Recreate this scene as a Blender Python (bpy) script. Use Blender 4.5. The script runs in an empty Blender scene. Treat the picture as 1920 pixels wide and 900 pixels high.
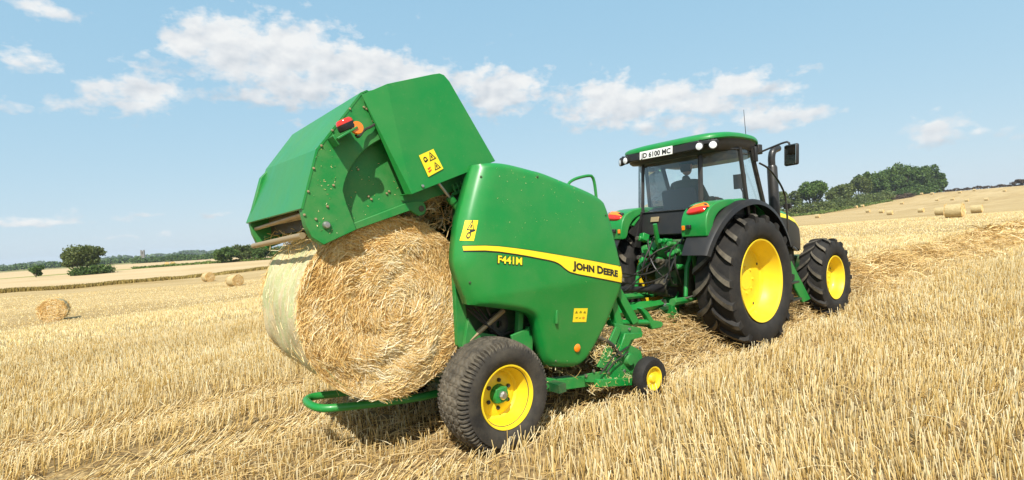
import bpy, bmesh, math, random
import numpy as np
from mathutils import Vector, Matrix
R = math.radians
rng = np.random.default_rng(7)
random.seed(7)
sc = bpy.context.scene
col = sc.collection

# ------------------------------------------------------------------ camera
CAM_H, HEAD = 1.633, 0.9193
PITCH, ROLL = -0.0170, -0.0689
cam_d = bpy.data.cameras.new('camera')
cam_d.sensor_width = 36.0
cam_d.lens = 36.0 * 960.0 / 1920.0
cam_d.clip_start = 0.05
cam_d.clip_end = 12000
cam = bpy.data.objects.new('camera', cam_d)
col.objects.link(cam)
fw = Vector((0, math.cos(PITCH), math.sin(PITCH)))
up0 = Vector((0, -math.sin(PITCH), math.cos(PITCH)))
rt0 = Vector((1, 0, 0))
rt = rt0 * math.cos(ROLL) + up0 * math.sin(ROLL)
up = -rt0 * math.sin(ROLL) + up0 * math.cos(ROLL)
cam.matrix_world = Matrix(((rt.x, up.x, -fw.x, 0), (rt.y, up.y, -fw.y, 0), (rt.z, up.z, -fw.z, CAM_H), (0, 0, 0, 1)))
sc.camera = cam

# ------------------------------------------------------------------ light and exposure
SUN_EL, SUN_AZ = R(50), R(186)          # azimuth clockwise from +Y: the sun stands behind the camera
sun_d = bpy.data.lights.new('sun', 'SUN')
sun_d.energy = 4.6
sun_d.angle = R(0.53)
sun_d.color = (1.0, 0.95, 0.86)
sun = bpy.data.objects.new('sun', sun_d)
col.objects.link(sun)
to_sun = Vector((math.sin(SUN_AZ) * math.cos(SUN_EL), math.cos(SUN_AZ) * math.cos(SUN_EL), math.sin(SUN_EL)))
sun.rotation_euler = to_sun.to_track_quat('Z', 'Y').to_euler()
sun.location = (0, -20, 30)
sc.view_settings.view_transform = 'Standard'
sc.view_settings.look = 'None'
sc.view_settings.gamma = 1
sc.view_settings.exposure = 0.55
sc.cycles.max_bounces = 8
sc.cycles.transparent_max_bounces = 16

# ------------------------------------------------------------------ world: daylight sky with fair-weather cumulus
world = bpy.data.worlds.new('World')
sc.world = world
world.use_nodes = True


def nmath(nt, op, a, b=None, c=None, clamp=False):
    n = nt.nodes.new('ShaderNodeMath')
    n.operation = op
    n.use_clamp = clamp
    for i, v in enumerate((a, b, c)):
        if v is None:
            continue
        if isinstance(v, (int, float)):
            n.inputs[i].default_value = v
        else:
            nt.links.new(v, n.inputs[i])
    return n.outputs[0]


def nnoise(nt, vec, scale, detail=4, rough=0.5, dist=0.0):
    n = nt.nodes.new('ShaderNodeTexNoise')
    n.inputs['Scale'].default_value = scale
    n.inputs['Detail'].default_value = detail
    n.inputs['Roughness'].default_value = rough
    n.inputs['Distortion'].default_value = dist
    if vec is not None:
        nt.links.new(vec, n.inputs['Vector'])
    return n.outputs['Fac']


def nramp(nt, fac, stops):
    n = nt.nodes.new('ShaderNodeValToRGB')
    while len(n.color_ramp.elements) < len(stops):
        n.color_ramp.elements.new(0.5)
    for e, (p, c) in zip(n.color_ramp.elements, stops):
        e.position = p
        e.color = (c[0], c[1], c[2], 1) if not isinstance(c, (int, float)) else (c, c, c, 1)
    nt.links.new(fac, n.inputs[0])
    return n.outputs[0]


def nmix(nt, fac, a, b, mode='MIX'):
    n = nt.nodes.new('ShaderNodeMix')
    n.data_type = 'RGBA'
    n.blend_type = mode
    for i, v in ((0, fac), (6, a), (7, b)):
        if isinstance(v, (int, float)):
            n.inputs[i].default_value = v
        elif isinstance(v, tuple):
            n.inputs[i].default_value = (*v, 1)
        else:
            nt.links.new(v, n.inputs[i])
    return n.outputs[2]


def build_world():
    nt = world.node_tree
    nt.nodes.clear()
    L = nt.links.new
    out = nt.nodes.new('ShaderNodeOutputWorld')
    bg = nt.nodes.new('ShaderNodeBackground')
    bg.inputs['Strength'].default_value = 0.09
    sky = nt.nodes.new('ShaderNodeTexSky')
    sky.sky_type = 'NISHITA'
    sky.sun_disc = False
    sky.sun_elevation = SUN_EL
    sky.sun_rotation = SUN_AZ
    sky.altitude = 50
    sky.air_density = 1.0
    sky.dust_density = 0.6
    sky.ozone_density = 2.2
    tc = nt.nodes.new('ShaderNodeTexCoord')
    sep = nt.nodes.new('ShaderNodeSeparateXYZ')
    L(tc.outputs['Generated'], sep.inputs[0])
    x, y, z = sep.outputs
    az = nmath(nt, 'ARCTAN2', x, y)
    el = nmath(nt, 'ARCSINE', z)
    comb = nt.nodes.new('ShaderNodeCombineXYZ')
    L(az, comb.inputs[0])
    L(nmath(nt, 'MULTIPLY', el, 1.7), comb.inputs[1])
    P = comb.outputs[0]
    # soft banks of cumulus (azimuth, elevation, half widths, in degrees; tilt follows the wind)
    def noise2(vec, scale, detail, rough):
        f = nnoise(nt, vec, scale, detail, rough)
        f.node.noise_dimensions = '2D'
        return f
    cw = nt.nodes.new('ShaderNodeTexNoise')
    cw.noise_dimensions = '2D'
    cw.inputs['Scale'].default_value = 10
    cw.inputs['Detail'].default_value = 4
    cw.inputs['Roughness'].default_value = 0.6
    L(P, cw.inputs['Vector'])
    cmb = nt.nodes.new('ShaderNodeCombineXYZ')
    L(az, cmb.inputs[0])
    L(el, cmb.inputs[1])
    wp = nt.nodes.new('ShaderNodeVectorMath')
    wp.operation = 'MULTIPLY_ADD'
    wp.inputs[1].default_value = (0.07, 0.045, 0.0)
    L(cw.outputs['Color'], wp.inputs[0])
    L(cmb.outputs[0], wp.inputs[2])
    W = wp.outputs[0]
    field, num, den = None, None, None
    for (a0, e0, wa, we, k, tilt) in CLOUDS:
        mp = nt.nodes.new('ShaderNodeMapping')
        mp.vector_type = 'TEXTURE'
        mp.inputs['Location'].default_value = (R(a0) + 0.035, R(e0) + 0.0225, 0)
        mp.inputs['Rotation'].default_value = (0, 0, R(tilt))
        mp.inputs['Scale'].default_value = (R(wa), R(we), 1e6)
        L(W, mp.inputs[0])
        dt = nt.nodes.new('ShaderNodeVectorMath')
        dt.operation = 'DOT_PRODUCT'
        L(mp.outputs[0], dt.inputs[0])
        L(mp.outputs[0], dt.inputs[1])
        g = nmath(nt, 'EXPONENT', nmath(nt, 'MULTIPLY_ADD', dt.outputs['Value'], -0.68, math.log(k)))
        sx = nt.nodes.new('ShaderNodeSeparateXYZ')
        L(mp.outputs[0], sx.inputs[0])
        field = g if field is None else nmath(nt, 'MAXIMUM', field, g)
        num = nmath(nt, 'MULTIPLY', g, sx.outputs[1]) if num is None else nmath(nt, 'MULTIPLY_ADD', g, sx.outputs[1], num)
        den = g if den is None else nmath(nt, 'ADD', den, g)
    # outside the picture the same kind of clouds goes on
    far = nmath(nt, 'DIVIDE', nmath(nt, 'ABSOLUTE', az), math.pi)
    farm = nmath(nt, 'MULTIPLY', nmath(nt, 'SUBTRACT', far, 0.27), 12.0, clamp=True)
    farc = nmath(nt, 'MULTIPLY', nmath(nt, 'MULTIPLY', nmath(nt, 'SUBTRACT', noise2(P, 3.2, 2, 0.5), 0.47), 5.0, clamp=True), farm)
    field = nmath(nt, 'MAXIMUM', field, farc)
    fb = noise2(P, 24.0, 6, 0.58)
    m2 = nt.nodes.new('ShaderNodeMapping')
    m2.inputs['Location'].default_value = (0.008, -0.020, 0)
    L(P, m2.inputs['Vector'])
    fb1 = noise2(m2.outputs[0], 15.0, 3, 0.5)
    fbl = noise2(P, 15.0, 3, 0.5)
    raw = nmath(nt, 'MULTIPLY_ADD', nmath(nt, 'SUBTRACT', fb, 0.5), 1.15, field)
    cover = nramp(nt, raw, [(0.28, 0.0), (0.42, 0.35), (0.62, 0.92), (0.8, 1.0)])
    tb = nmath(nt, 'DIVIDE', num, nmath(nt, 'ADD', den, 0.05))
    lit = nmath(nt, 'MULTIPLY_ADD', tb, 0.26, nmath(nt, 'MULTIPLY_ADD', nmath(nt, 'SUBTRACT', fbl, fb1), 1.3, 0.62), clamp=True)
    ccol = nramp(nt, lit, [(0.12, (4.4, 4.85, 5.3)), (0.5, (5.9, 6.1, 6.3)), (0.85, (7.0, 7.05, 7.0))])
    c2 = nmath(nt, 'MULTIPLY', cover, 0.95)
    # the summer haze evens the sky out: compress its range
    ss = nt.nodes.new('ShaderNodeSeparateColor')
    L(sky.outputs[0], ss.inputs[0])
    cc = nt.nodes.new('ShaderNodeCombineColor')
    for i, (k, pw) in enumerate(((2.35, 0.40), (3.75, 0.23), (5.0, 0.14))):
        L(nmath(nt, 'MULTIPLY', nmath(nt, 'POWER', ss.outputs[i], pw), k), cc.inputs[i])
    mixed = nmix(nt, c2, cc.outputs[0], ccol)
    L(mixed, bg.inputs[0])
    L(bg.outputs[0], out.inputs[0])
    world.cycles.sampling_method = 'MANUAL'
    world.cycles.sample_map_resolution = 512


CLOUDS = [
    # azimuth, elevation, half width, half height (degrees), strength, tilt
    (-30.4, 19.3, 2.2, 1.8, 0.90, 6), (-27.3, 19.0, 4.0, 2.5, 0.95, 5), (-22.2, 18.9, 5.8, 2.9, 0.95, 3), (-16.6, 17.9, 6.5, 2.5, 0.95, -3),
    (-11.3, 17.4, 4.5, 1.7, 0.90, -6), (-22.0, 15.6, 6.6, 1.6, 0.75, 2), (-35.7, 14.9, 3.7, 1.7, 0.72, 14), (-37.5, 13.4, 4.9, 1.0, 0.60, 5),
    (-41.9, 16.2, 1.4, 1.1, 0.62, 9), (-41.0, 20.5, 2.4, 0.9, 0.50, -0), (-43.5, 12.6, 1.4, 0.6, 0.45, 6), (-22.3, 12.7, 2.0, 0.5, 0.36, 1),
    (-0.3, 15.3, 4.4, 2.3, 0.85, -4), (-4.7, 16.7, 3.5, 1.2, 0.70, -2), (12.1, 12.9, 6.2, 2.2, 0.90, -6), (19.8, 12.2, 5.8, 1.7, 0.88, -8),
    (25.0, 12.7, 3.2, 1.3, 0.88, -10), (17.0, 10.2, 6.0, 1.1, 0.60, -7), (27.7, 9.6, 3.6, 1.3, 0.80, -9), (8.2, 10.8, 2.3, 0.8, 0.50, -5),
    (30.6, 13.2, 1.9, 0.5, 0.44, -2), (39.6, 6.2, 2.2, 1.1, 0.75, -0), (44.1, 5.3, 1.8, 0.6, 0.55, -6), (-42.6, 3.6, 3.1, 0.4, 0.55, -0),
    (-35.3, 3.7, 1.8, 0.3, 0.50, -0), (-30.7, 3.7, 2.0, 0.3, 0.45, -2), (-37.1, 1.9, 4.2, 0.3, 0.42, -0),
]
build_world()

# ------------------------------------------------------------------ frames and terrain
DV = np.array([math.sin(HEAD), math.cos(HEAD), 0.0])     # heading of the machine
NV = np.array([math.cos(HEAD), -math.sin(HEAD), 0.0])    # its right hand side
ORG = np.array([-0.1121, 3.8006, 0.0]) - NV * 1.05       # baler axle, on the ground
ROTZ = math.pi / 2 - HEAD
TRX = 4.026                                              # tractor rear axle in the baler's frame


def m2w(x, y, z):
    p = ORG + DV * x - NV * y
    return (float(p[0]), float(p[1]), float(z))


AZ_T = np.radians([-180, -75, -45, -40, -30, -15, 0, 15, 26, 30, 36, 40, 45, 70, 180])
R_T = np.array([0, 14, 40, 65, 82, 105, 145, 180, 235, 310, 345, 410, 450, 600, 1500, 6000])
Z_T = np.array([
    [0, -.2, -.8, -1.0, -1, -1, -1, -1, -1, -1, -1, -1, -1, -2, -4, -8],
    [0, -.35, -1.5, -1.5, -1.5, -1.4, -1.1, -1.4, -1.6, -1.8, -2, -2.2, -2.4, -3, -4.5, -8],
    [0, -.35, -1.6, -1.6, -1.5, -1.4, -1.1, -1.4, -1.6, -1.8, -2, -2.2, -2.4, -3, -4.5, -8],
    [0, -.35, -1.65, -1.9, -1.9, -1.7, -1.35, -1.5, -1.7, -2.0, -2.3, -2.6, -2.9, -3.5, -5, -8],
    [0, -.4, -1.6, -2.3, -2.35, -2.2, -1.3, -1.7, -2.4, -3, -3.3, -3.8, -4, -4.4, -5, -8],
    [0, -.3, -1.2, -1.9, -2.1, -2, -1.4, -1.6, -2, -2.5, -2.8, -3, -3.2, -4, -5, -8],
    [0, -.2, -.8, -1.2, -1.4, -1.3, -1.2, -1.3, -1.6, -2, -2.2, -2.4, -2.6, -3, -5, -8],
    [0, 0, -.3, -.5, -.7, -.8, -1, -1.1, -1.2, -1, -.8, -.5, -.5, -1, -5, -8],
    [0, 0, -.1, -.2, -.5, -.7, -.9, -1.0, -.9, 1.0, 1.8, 2.5, 2.5, 1, -5, -8],
    [0, 0, 0, -.1, -.4, -.6, -.8, -1.0, -.7, 1.6, 2.6, 4, 4.3, 3, -5, -8],
    [0, 0, 0, .05, -.2, -.5, -.85, -1.05, -.6, 1.5, 3.4, 6.2, 6.6, 5, -5, -8],
    [0, 0, 0, .08, -.1, -.5, -.85, -1.0, -.7, 1.0, 2.6, 7.3, 7.8, 6, -5, -8],
    [0, 0, .1, .15, 0, -.4, -.8, -.9, -.5, 1.0, 2.4, 6.0, 8.1, 6.5, -5, -8],
    [0, 0, .2, .3, .3, .2, .2, .3, .6, 1.5, 2.5, 5, 6, 5, -5, -8],
    [0, -.2, -.8, -1.0, -1, -1, -1, -1, -1, -1, -1, -1, -1, -2, -4, -8],
], dtype=float)


def _pchip_rows():
    d = np.zeros_like(Z_T)
    h = np.diff(R_T.astype(float))
    s = np.diff(Z_T, axis=1) / h
    for k in range(1, len(R_T) - 1):
        a, b = s[:, k - 1], s[:, k]
        ok = a * b > 0
        d[ok, k] = (2 * a * b / (a + b + 1e-12))[ok]
    return d


D_T = _pchip_rows()


def terrain(x, y, mound=True):
    x = np.asarray(x, float)
    y = np.asarray(y, float)
    az = np.arctan2(x, y)
    r = np.clip(np.hypot(x, y), 0, 5999)
    i = np.clip(np.searchsorted(AZ_T, az) - 1, 0, len(AZ_T) - 2)
    t = np.clip((az - AZ_T[i]) / (AZ_T[i + 1] - AZ_T[i]), 0, 1)
    t = t * t * (3 - 2 * t)
    k = np.clip(np.searchsorted(R_T, r) - 1, 0, len(R_T) - 2)
    h = (R_T[k + 1] - R_T[k]).astype(float)
    u = (r - R_T[k]) / h

    def row(q):
        h00 = 2 * u ** 3 - 3 * u ** 2 + 1
        h10 = u ** 3 - 2 * u ** 2 + u
        h01 = -2 * u ** 3 + 3 * u ** 2
        h11 = u ** 3 - u ** 2
        return h00 * Z_T[q, k] + h10 * h * D_T[q, k] + h01 * Z_T[q, k + 1] + h11 * h * D_T[q, k + 1]
    z = row(i) * (1 - t) + row(i + 1) * t
    # keep level ground under the machine
    mx = (x - ORG[0]) * DV[0] + (y - ORG[1]) * DV[1]
    my = -((x - ORG[0]) * NV[0] + (y - ORG[1]) * NV[1])
    q = np.clip((np.hypot((mx - 3.0) / 6.0, my / 4.0) - 1.0) / 0.8, 0, 1)
    q = q * q * (3 - 2 * q)
    z = z * q
    if mound:
        w = np.clip((mx - 1.6) / 0.8, 0, 1) * np.clip(1 - (np.abs(my + 0.05) / 0.85) ** 2, 0, 1)
        z = z + w * (0.15 + (0.06 * np.sin(mx * 2.3) + 0.06 * np.sin(mx * 5.1 + my * 3)) * np.clip((mx - 4) / 3, 0.4, 1.3) + 0.06 * np.clip((mx - 6.5) / 3, 0, 1)) * np.where(r > 90, 0, 1)
        tr = np.maximum(np.exp(-((np.abs(my) - 0.86) / 0.22) ** 4) * (mx < 6.3), np.exp(-((my - 2.02) / 0.24) ** 4))
        z = z - 0.035 * tr * (r < 40)
        z = z + (0.02 * np.sin(x * 3.1 + y * 1.3) * np.sin(y * 2.7 - x * 0.9)) * (r < 60)
    return z


def tz(x, y):
    return float(terrain(np.array([x]), np.array([y]), False)[0])


def polar(az_deg, r):
    return (r * math.sin(R(az_deg)), r * math.cos(R(az_deg)))


# ------------------------------------------------------------------ materials
MATS = {}


def new_mat(name):
    m = bpy.data.materials.new(name)
    m.use_nodes = True
    nt = m.node_tree
    b = nt.nodes['Principled BSDF']
    MATS[name] = m
    return m, nt, b


def obj_coords(nt):
    tc = nt.nodes.new('ShaderNodeTexCoord')
    return tc.outputs['Object']


def set_bump(nt, b, h, strength, dist):
    n = nt.nodes.new('ShaderNodeBump')
    n.inputs['Strength'].default_value = strength
    n.inputs['Distance'].default_value = dist
    nt.links.new(h, n.inputs['Height'])
    nt.links.new(n.outputs[0], b.inputs['Normal'])


def paint(name, c, rough=0.32, dust=0.12, coat=0.25, dustc=(0.42, 0.33, 0.17), scale=3.0, metal=0.0, fleck=True):
    m, nt, b = new_mat(name)
    P = obj_coords(nt)
    n1 = nnoise(nt, P, scale, 6, 0.62)
    n2 = nnoise(nt, P, scale * 14, 4, 0.65)
    a = nramp(nt, n1, [(0.38, 0.0), (0.75, 1.0)])
    bfl = nramp(nt, n2, [(0.60, 0.0), (0.74, 1.0)]) if fleck else n2
    f = nmath(nt, 'MULTIPLY', nmath(nt, 'ADD', nmath(nt, 'MULTIPLY', a, 0.6), nmath(nt, 'MULTIPLY', bfl, 0.55)), dust, clamp=True)
    var = nmix(nt, nnoise(nt, P, 1.3, 3), tuple(v * 0.88 for v in c), tuple(min(1, v * 1.1) for v in c))
    cc = nmix(nt, f, var, dustc)
    nt.links.new(cc, b.inputs['Base Color'])
    nt.links.new(nmath(nt, 'ADD', nmath(nt, 'MULTIPLY', f, 1.2), nmath(nt, 'ADD', nmath(nt, 'MULTIPLY', n1, 0.12), rough - 0.06), clamp=True), b.inputs['Roughness'])
    b.inputs['Coat Weight'].default_value = coat
    b.inputs['Coat Roughness'].default_value = 0.12
    b.inputs['Metallic'].default_value = metal
    set_bump(nt, b, nnoise(nt, P, 2.2, 2), 0.10, 0.02)
    return m


GREEN = (0.0035, 0.215, 0.034)
paint('green_paint', GREEN, 0.38, 0.13, 0.10)
paint('green_dusty', (0.005, 0.20, 0.033), 0.5, 0.24, 0.03, scale=7.0)
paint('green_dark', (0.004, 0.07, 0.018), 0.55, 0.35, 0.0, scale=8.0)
paint('yellow_paint', (0.88, 0.63, 0.016), 0.40, 0.26, 0.1, dustc=(0.42, 0.31, 0.12), scale=5.0)
paint('decal_yellow', (0.92, 0.70, 0.02), 0.4, 0.04, 0.0)
paint('decal_black', (0.012, 0.012, 0.012), 0.45, 0.03, 0.0)
paint('decal_red', (0.6, 0.03, 0.02), 0.45, 0.03, 0.0)
paint('plate_white', (0.80, 0.80, 0.76), 0.4, 0.03, 0.0)
paint('black_plastic', (0.011, 0.011, 0.012), 0.48, 0.05, 0.0, scale=5)
paint('black_metal', (0.014, 0.014, 0.015), 0.38, 0.08, 0.1, scale=5)
paint('dark_machinery', (0.022, 0.024, 0.020), 0.6, 0.35, 0.0, scale=9)
paint('cab_trim', (0.035, 0.037, 0.04), 0.6, 0.05, 0.0)
paint('seat_fabric', (0.030, 0.036, 0.045), 0.9, 0.05, 0.0)
paint('steel', (0.45, 0.44, 0.42), 0.32, 0.15, 0.0, metal=0.9)
paint('worn_steel', (0.40, 0.30, 0.17), 0.45, 0.35, 0.0, metal=0.5, scale=8)
paint('shirt_green', (0.022, 0.045, 0.028), 0.9, 0.0, 0.0)
paint('skin', (0.45, 0.24, 0.16), 0.6, 0.0, 0.0)
paint('cap_green', (0.012, 0.05, 0.02), 0.9, 0.0, 0.0)
paint('hydraulic_hose', (0.012, 0.012, 0.012), 0.5, 0.15, 0.0)
paint('stone', (0.20, 0.19, 0.18), 0.9, 0.1, 0.0)


def rubber(name, dustamt):
    m, nt, b = new_mat(name)
    P = obj_coords(nt)
    n1 = nnoise(nt, P, 6, 6, 0.65)
    n2 = nnoise(nt, P, 60, 3, 0.6)
    f = nmath(nt, 'MULTIPLY', nmath(nt, 'ADD', nramp(nt, n1, [(0.35, 0), (0.7, 1)]), nmath(nt, 'MULTIPLY', n2, 0.5)), dustamt, clamp=True)
    nt.links.new(nmix(nt, f, (0.013, 0.013, 0.014), (0.17, 0.145, 0.105)), b.inputs['Base Color'])
    b.inputs['Roughness'].default_value = 0.72
    b.inputs['Specular IOR Level'].default_value = 0.22
    set_bump(nt, b, n2, 0.15, 0.004)


rubber('tyre_rubber', 0.12)
rubber('tread_rubber', 0.75)
rubber('baler_rubber', 0.30)
rubber('tread_dusty', 0.72)


def lamp_mat(name, c, rough=0.12):
    m, nt, b = new_mat(name)
    b.inputs['Base Color'].default_value = (*c, 1)
    b.inputs['Roughness'].default_value = rough
    b.inputs['Coat Weight'].default_value = 0.6


lamp_mat('lens_red', (0.62, 0.025, 0.012))
lamp_mat('lens_orange', (0.85, 0.22, 0.008))
lamp_mat('lens_clear', (0.80, 0.82, 0.84), 0.08)
m, nt, b = new_mat('mirror_glass')
b.inputs['Base Color'].default_value = (0.55, 0.58, 0.55, 1)
b.inputs['Metallic'].default_value = 1
b.inputs['Roughness'].default_value = 0.04

m, nt, b = new_mat('cab_glass')
nt.nodes.remove(b)
tr = nt.nodes.new('ShaderNodeBsdfTransparent')
tr.inputs[0].default_value = (0.90, 0.955, 0.95, 1)
gl = nt.nodes.new('ShaderNodeBsdfGlossy')
gl.inputs['Roughness'].default_value = 0.02
gl.inputs['Color'].default_value = (0.95, 1.0, 1.0, 1)
df = nt.nodes.new('ShaderNodeBsdfDiffuse')
df.inputs['Color'].default_value = (0.6, 0.62, 0.58, 1)
fr = nt.nodes.new('ShaderNodeFresnel')
fr.inputs[0].default_value = 1.5
ms = nt.nodes.new('ShaderNodeMixShader')
nt.links.new(nmath(nt, 'MULTIPLY', fr.outputs[0], 0.9, clamp=True), ms.inputs[0])
nt.links.new(tr.outputs[0], ms.inputs[1])
nt.links.new(gl.outputs[0], ms.inputs[2])
ms2 = nt.nodes.new('ShaderNodeMixShader')
ms2.inputs[0].default_value = 0.025
nt.links.new(ms.outputs[0], ms2.inputs[1])
nt.links.new(df.outputs[0], ms2.inputs[2])
nt.links.new(ms2.outputs[0], nt.nodes['Material Output'].inputs[0])


def straw_mat(name, stops, rough=0.62, transl=0.25):
    """straws: one tone each, from the 'tint' attribute"""
    m, nt, b = new_mat(name)
    at = nt.nodes.new('ShaderNodeAttribute')
    at.attribute_name = 'tint'
    c = nramp(nt, at.outputs['Fac'], stops)
    nt.links.new(c, b.inputs['Base Color'])
    b.inputs['Roughness'].default_value = rough
    b.inputs['Specular IOR Level'].default_value = 0.35
    t = nt.nodes.new('ShaderNodeBsdfTranslucent')
    nt.links.new(c, t.inputs[0])
    mx = nt.nodes.new('ShaderNodeMixShader')
    mx.inputs[0].default_value = transl
    nt.links.new(b.outputs[0], mx.inputs[1])
    nt.links.new(t.outputs[0], mx.inputs[2])
    nt.links.new(mx.outputs[0], nt.nodes['Material Output'].inputs[0])
    return m


straw_mat('stubble_straw', [(0.0, (0.33, 0.20, 0.05)), (0.22, (0.70, 0.49, 0.165)), (0.5, (0.89, 0.69, 0.31)), (1.0, (0.97, 0.88, 0.61))])
straw_mat('loose_straw', [(0.0, (0.40, 0.23, 0.07)), (0.4, (0.70, 0.49, 0.19)), (0.8, (0.84, 0.66, 0.35)), (1.0, (0.91, 0.80, 0.54))])
straw_mat('bale_straw', [(0.0, (0.56, 0.34, 0.10)), (0.3, (0.80, 0.55, 0.20)), (0.65, (0.91, 0.72, 0.36)), (1.0, (0.97, 0.89, 0.66))])
straw_mat('leaf_green', [(0.0, (0.035, 0.075, 0.014)), (0.5, (0.075, 0.135, 0.024)), (1.0, (0.13, 0.195, 0.042))], 0.6, 0.3)
straw_mat('leaf_olive', [(0.0, (0.055, 0.080, 0.020)), (0.5, (0.11, 0.145, 0.035)), (1.0, (0.17, 0.195, 0.060))], 0.6, 0.3)
straw_mat('leaf_brown', [(0.0, (0.035, 0.022, 0.014)), (0.5, (0.075, 0.050, 0.030)), (1.0, (0.13, 0.09, 0.05))], 0.7, 0.1)
straw_mat('dry_grass', [(0.0, (0.20, 0.15, 0.035)), (0.5, (0.34, 0.25, 0.07)), (1.0, (0.50, 0.38, 0.13))], 0.7, 0.25)
straw_mat('verge_green', [(0.0, (0.06, 0.10, 0.016)), (0.5, (0.13, 0.19, 0.035)), (1.0, (0.24, 0.27, 0.07))], 0.7, 0.25)
paint('bark', (0.06, 0.045, 0.03), 0.9, 0.2, 0.0)


def ground_mat(name, c0, c1, c2, fine=True, soil=None):
    m, nt, b = new_mat(name)
    tc = nt.nodes.new('ShaderNodeTexCoord')
    mp = nt.nodes.new('ShaderNodeMapping')
    mp.vector_type = 'TEXTURE'
    mp.inputs['Rotation'].default_value = (0, 0, ROTZ)
    nt.links.new(tc.outputs['Object'], mp.inputs[0])
    P = mp.outputs[0]
    st = nt.nodes.new('ShaderNodeMapping')
    st.inputs['Scale'].default_value = (0.018, 0.42, 0.3)
    nt.links.new(P, st.inputs[0])
    s1 = nnoise(nt, st.outputs[0], 1.0, 5, 0.6, 0.3)           # drilled rows and combine passes run with the machine
    s2 = nnoise(nt, P, 0.06, 4, 0.55)
    s3 = nnoise(nt, P, 1.6, 6, 0.7)
    sb = nt.nodes.new('ShaderNodeMapping')
    sb.inputs['Scale'].default_value = (0.004, 0.13, 0.3)
    nt.links.new(P, sb.inputs[0])
    s4 = nnoise(nt, sb.outputs[0], 1.0, 4, 0.65, 0.2)          # broad working widths
    f = nmath(nt, 'ADD', nmath(nt, 'ADD', nmath(nt, 'MULTIPLY', s1, 0.40), nmath(nt, 'MULTIPLY', s4, 0.38)), nmath(nt, 'MULTIPLY', s3, 0.22))
    c = nmix(nt, nramp(nt, f, [(0.40, 0), (0.60, 1)]), c0, c1)
    c = nmix(nt, nramp(nt, s2, [(0.42, 0), (0.7, 0.7)]), c, c2)
    if fine:
        g = nnoise(nt, P, 26, 4, 0.75)
        c = nmix(nt, nramp(nt, g, [(0.42, 0.55), (0.62, 0)]), c, tuple(v * 0.55 for v in c0))
    if soil:
        at = nt.nodes.new('ShaderNodeAttribute')
        at.attribute_name = 'straw_cover'
        sc_ = nmix(nt, nramp(nt, nnoise(nt, P, 18, 5, 0.75), [(0.38, 0), (0.66, 1)]), soil, c)
        c = nmix(nt, at.outputs['Fac'], sc_, c)
    nt.links.new(c, b.inputs['Base Color'])
    b.inputs['Roughness'].default_value = 0.95
    b.inputs['Specular IOR Level'].default_value = 0.1
    h = nmath(nt, 'ADD', nmath(nt, 'MULTIPLY', nnoise(nt, P, 4, 5, 0.7), 1.0), nmath(nt, 'MULTIPLY', s1, 1.0))
    set_bump(nt, b, h, 0.5, 0.08)


ground_mat('stubble_ground', (0.37, 0.25, 0.10), (0.60, 0.45, 0.23), (0.60, 0.46, 0.25), True, (0.13, 0.085, 0.04))
ground_mat('far_field_pale', (0.44, 0.32, 0.165), (0.52, 0.39, 0.22), (0.56, 0.42, 0.25), False)
ground_mat('far_field_green', (0.17, 0.19, 0.045), (0.24, 0.24, 0.07), (0.32, 0.28, 0.10), False)
ground_mat('far_land', (0.10, 0.12, 0.045), (0.26, 0.23, 0.09), (0.40, 0.31, 0.13), False)


# ------------------------------------------------------------------ mesh helpers
def finish(o, label=None, cat=None, group=None, kind=None):
    if label:
        o['label'] = label
    if cat:
        o['category'] = cat
    if group:
        o['group'] = group
    if kind:
        o['kind'] = kind
    return o


def empty(name, loc=(0, 0, 0), rz=0.0, parent=None):
    o = bpy.data.objects.new(name, None)
    o.empty_display_size = 0.2
    o.location = loc
    o.rotation_euler = (0, 0, rz)
    o.parent = parent
    col.objects.link(o)
    return o


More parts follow.
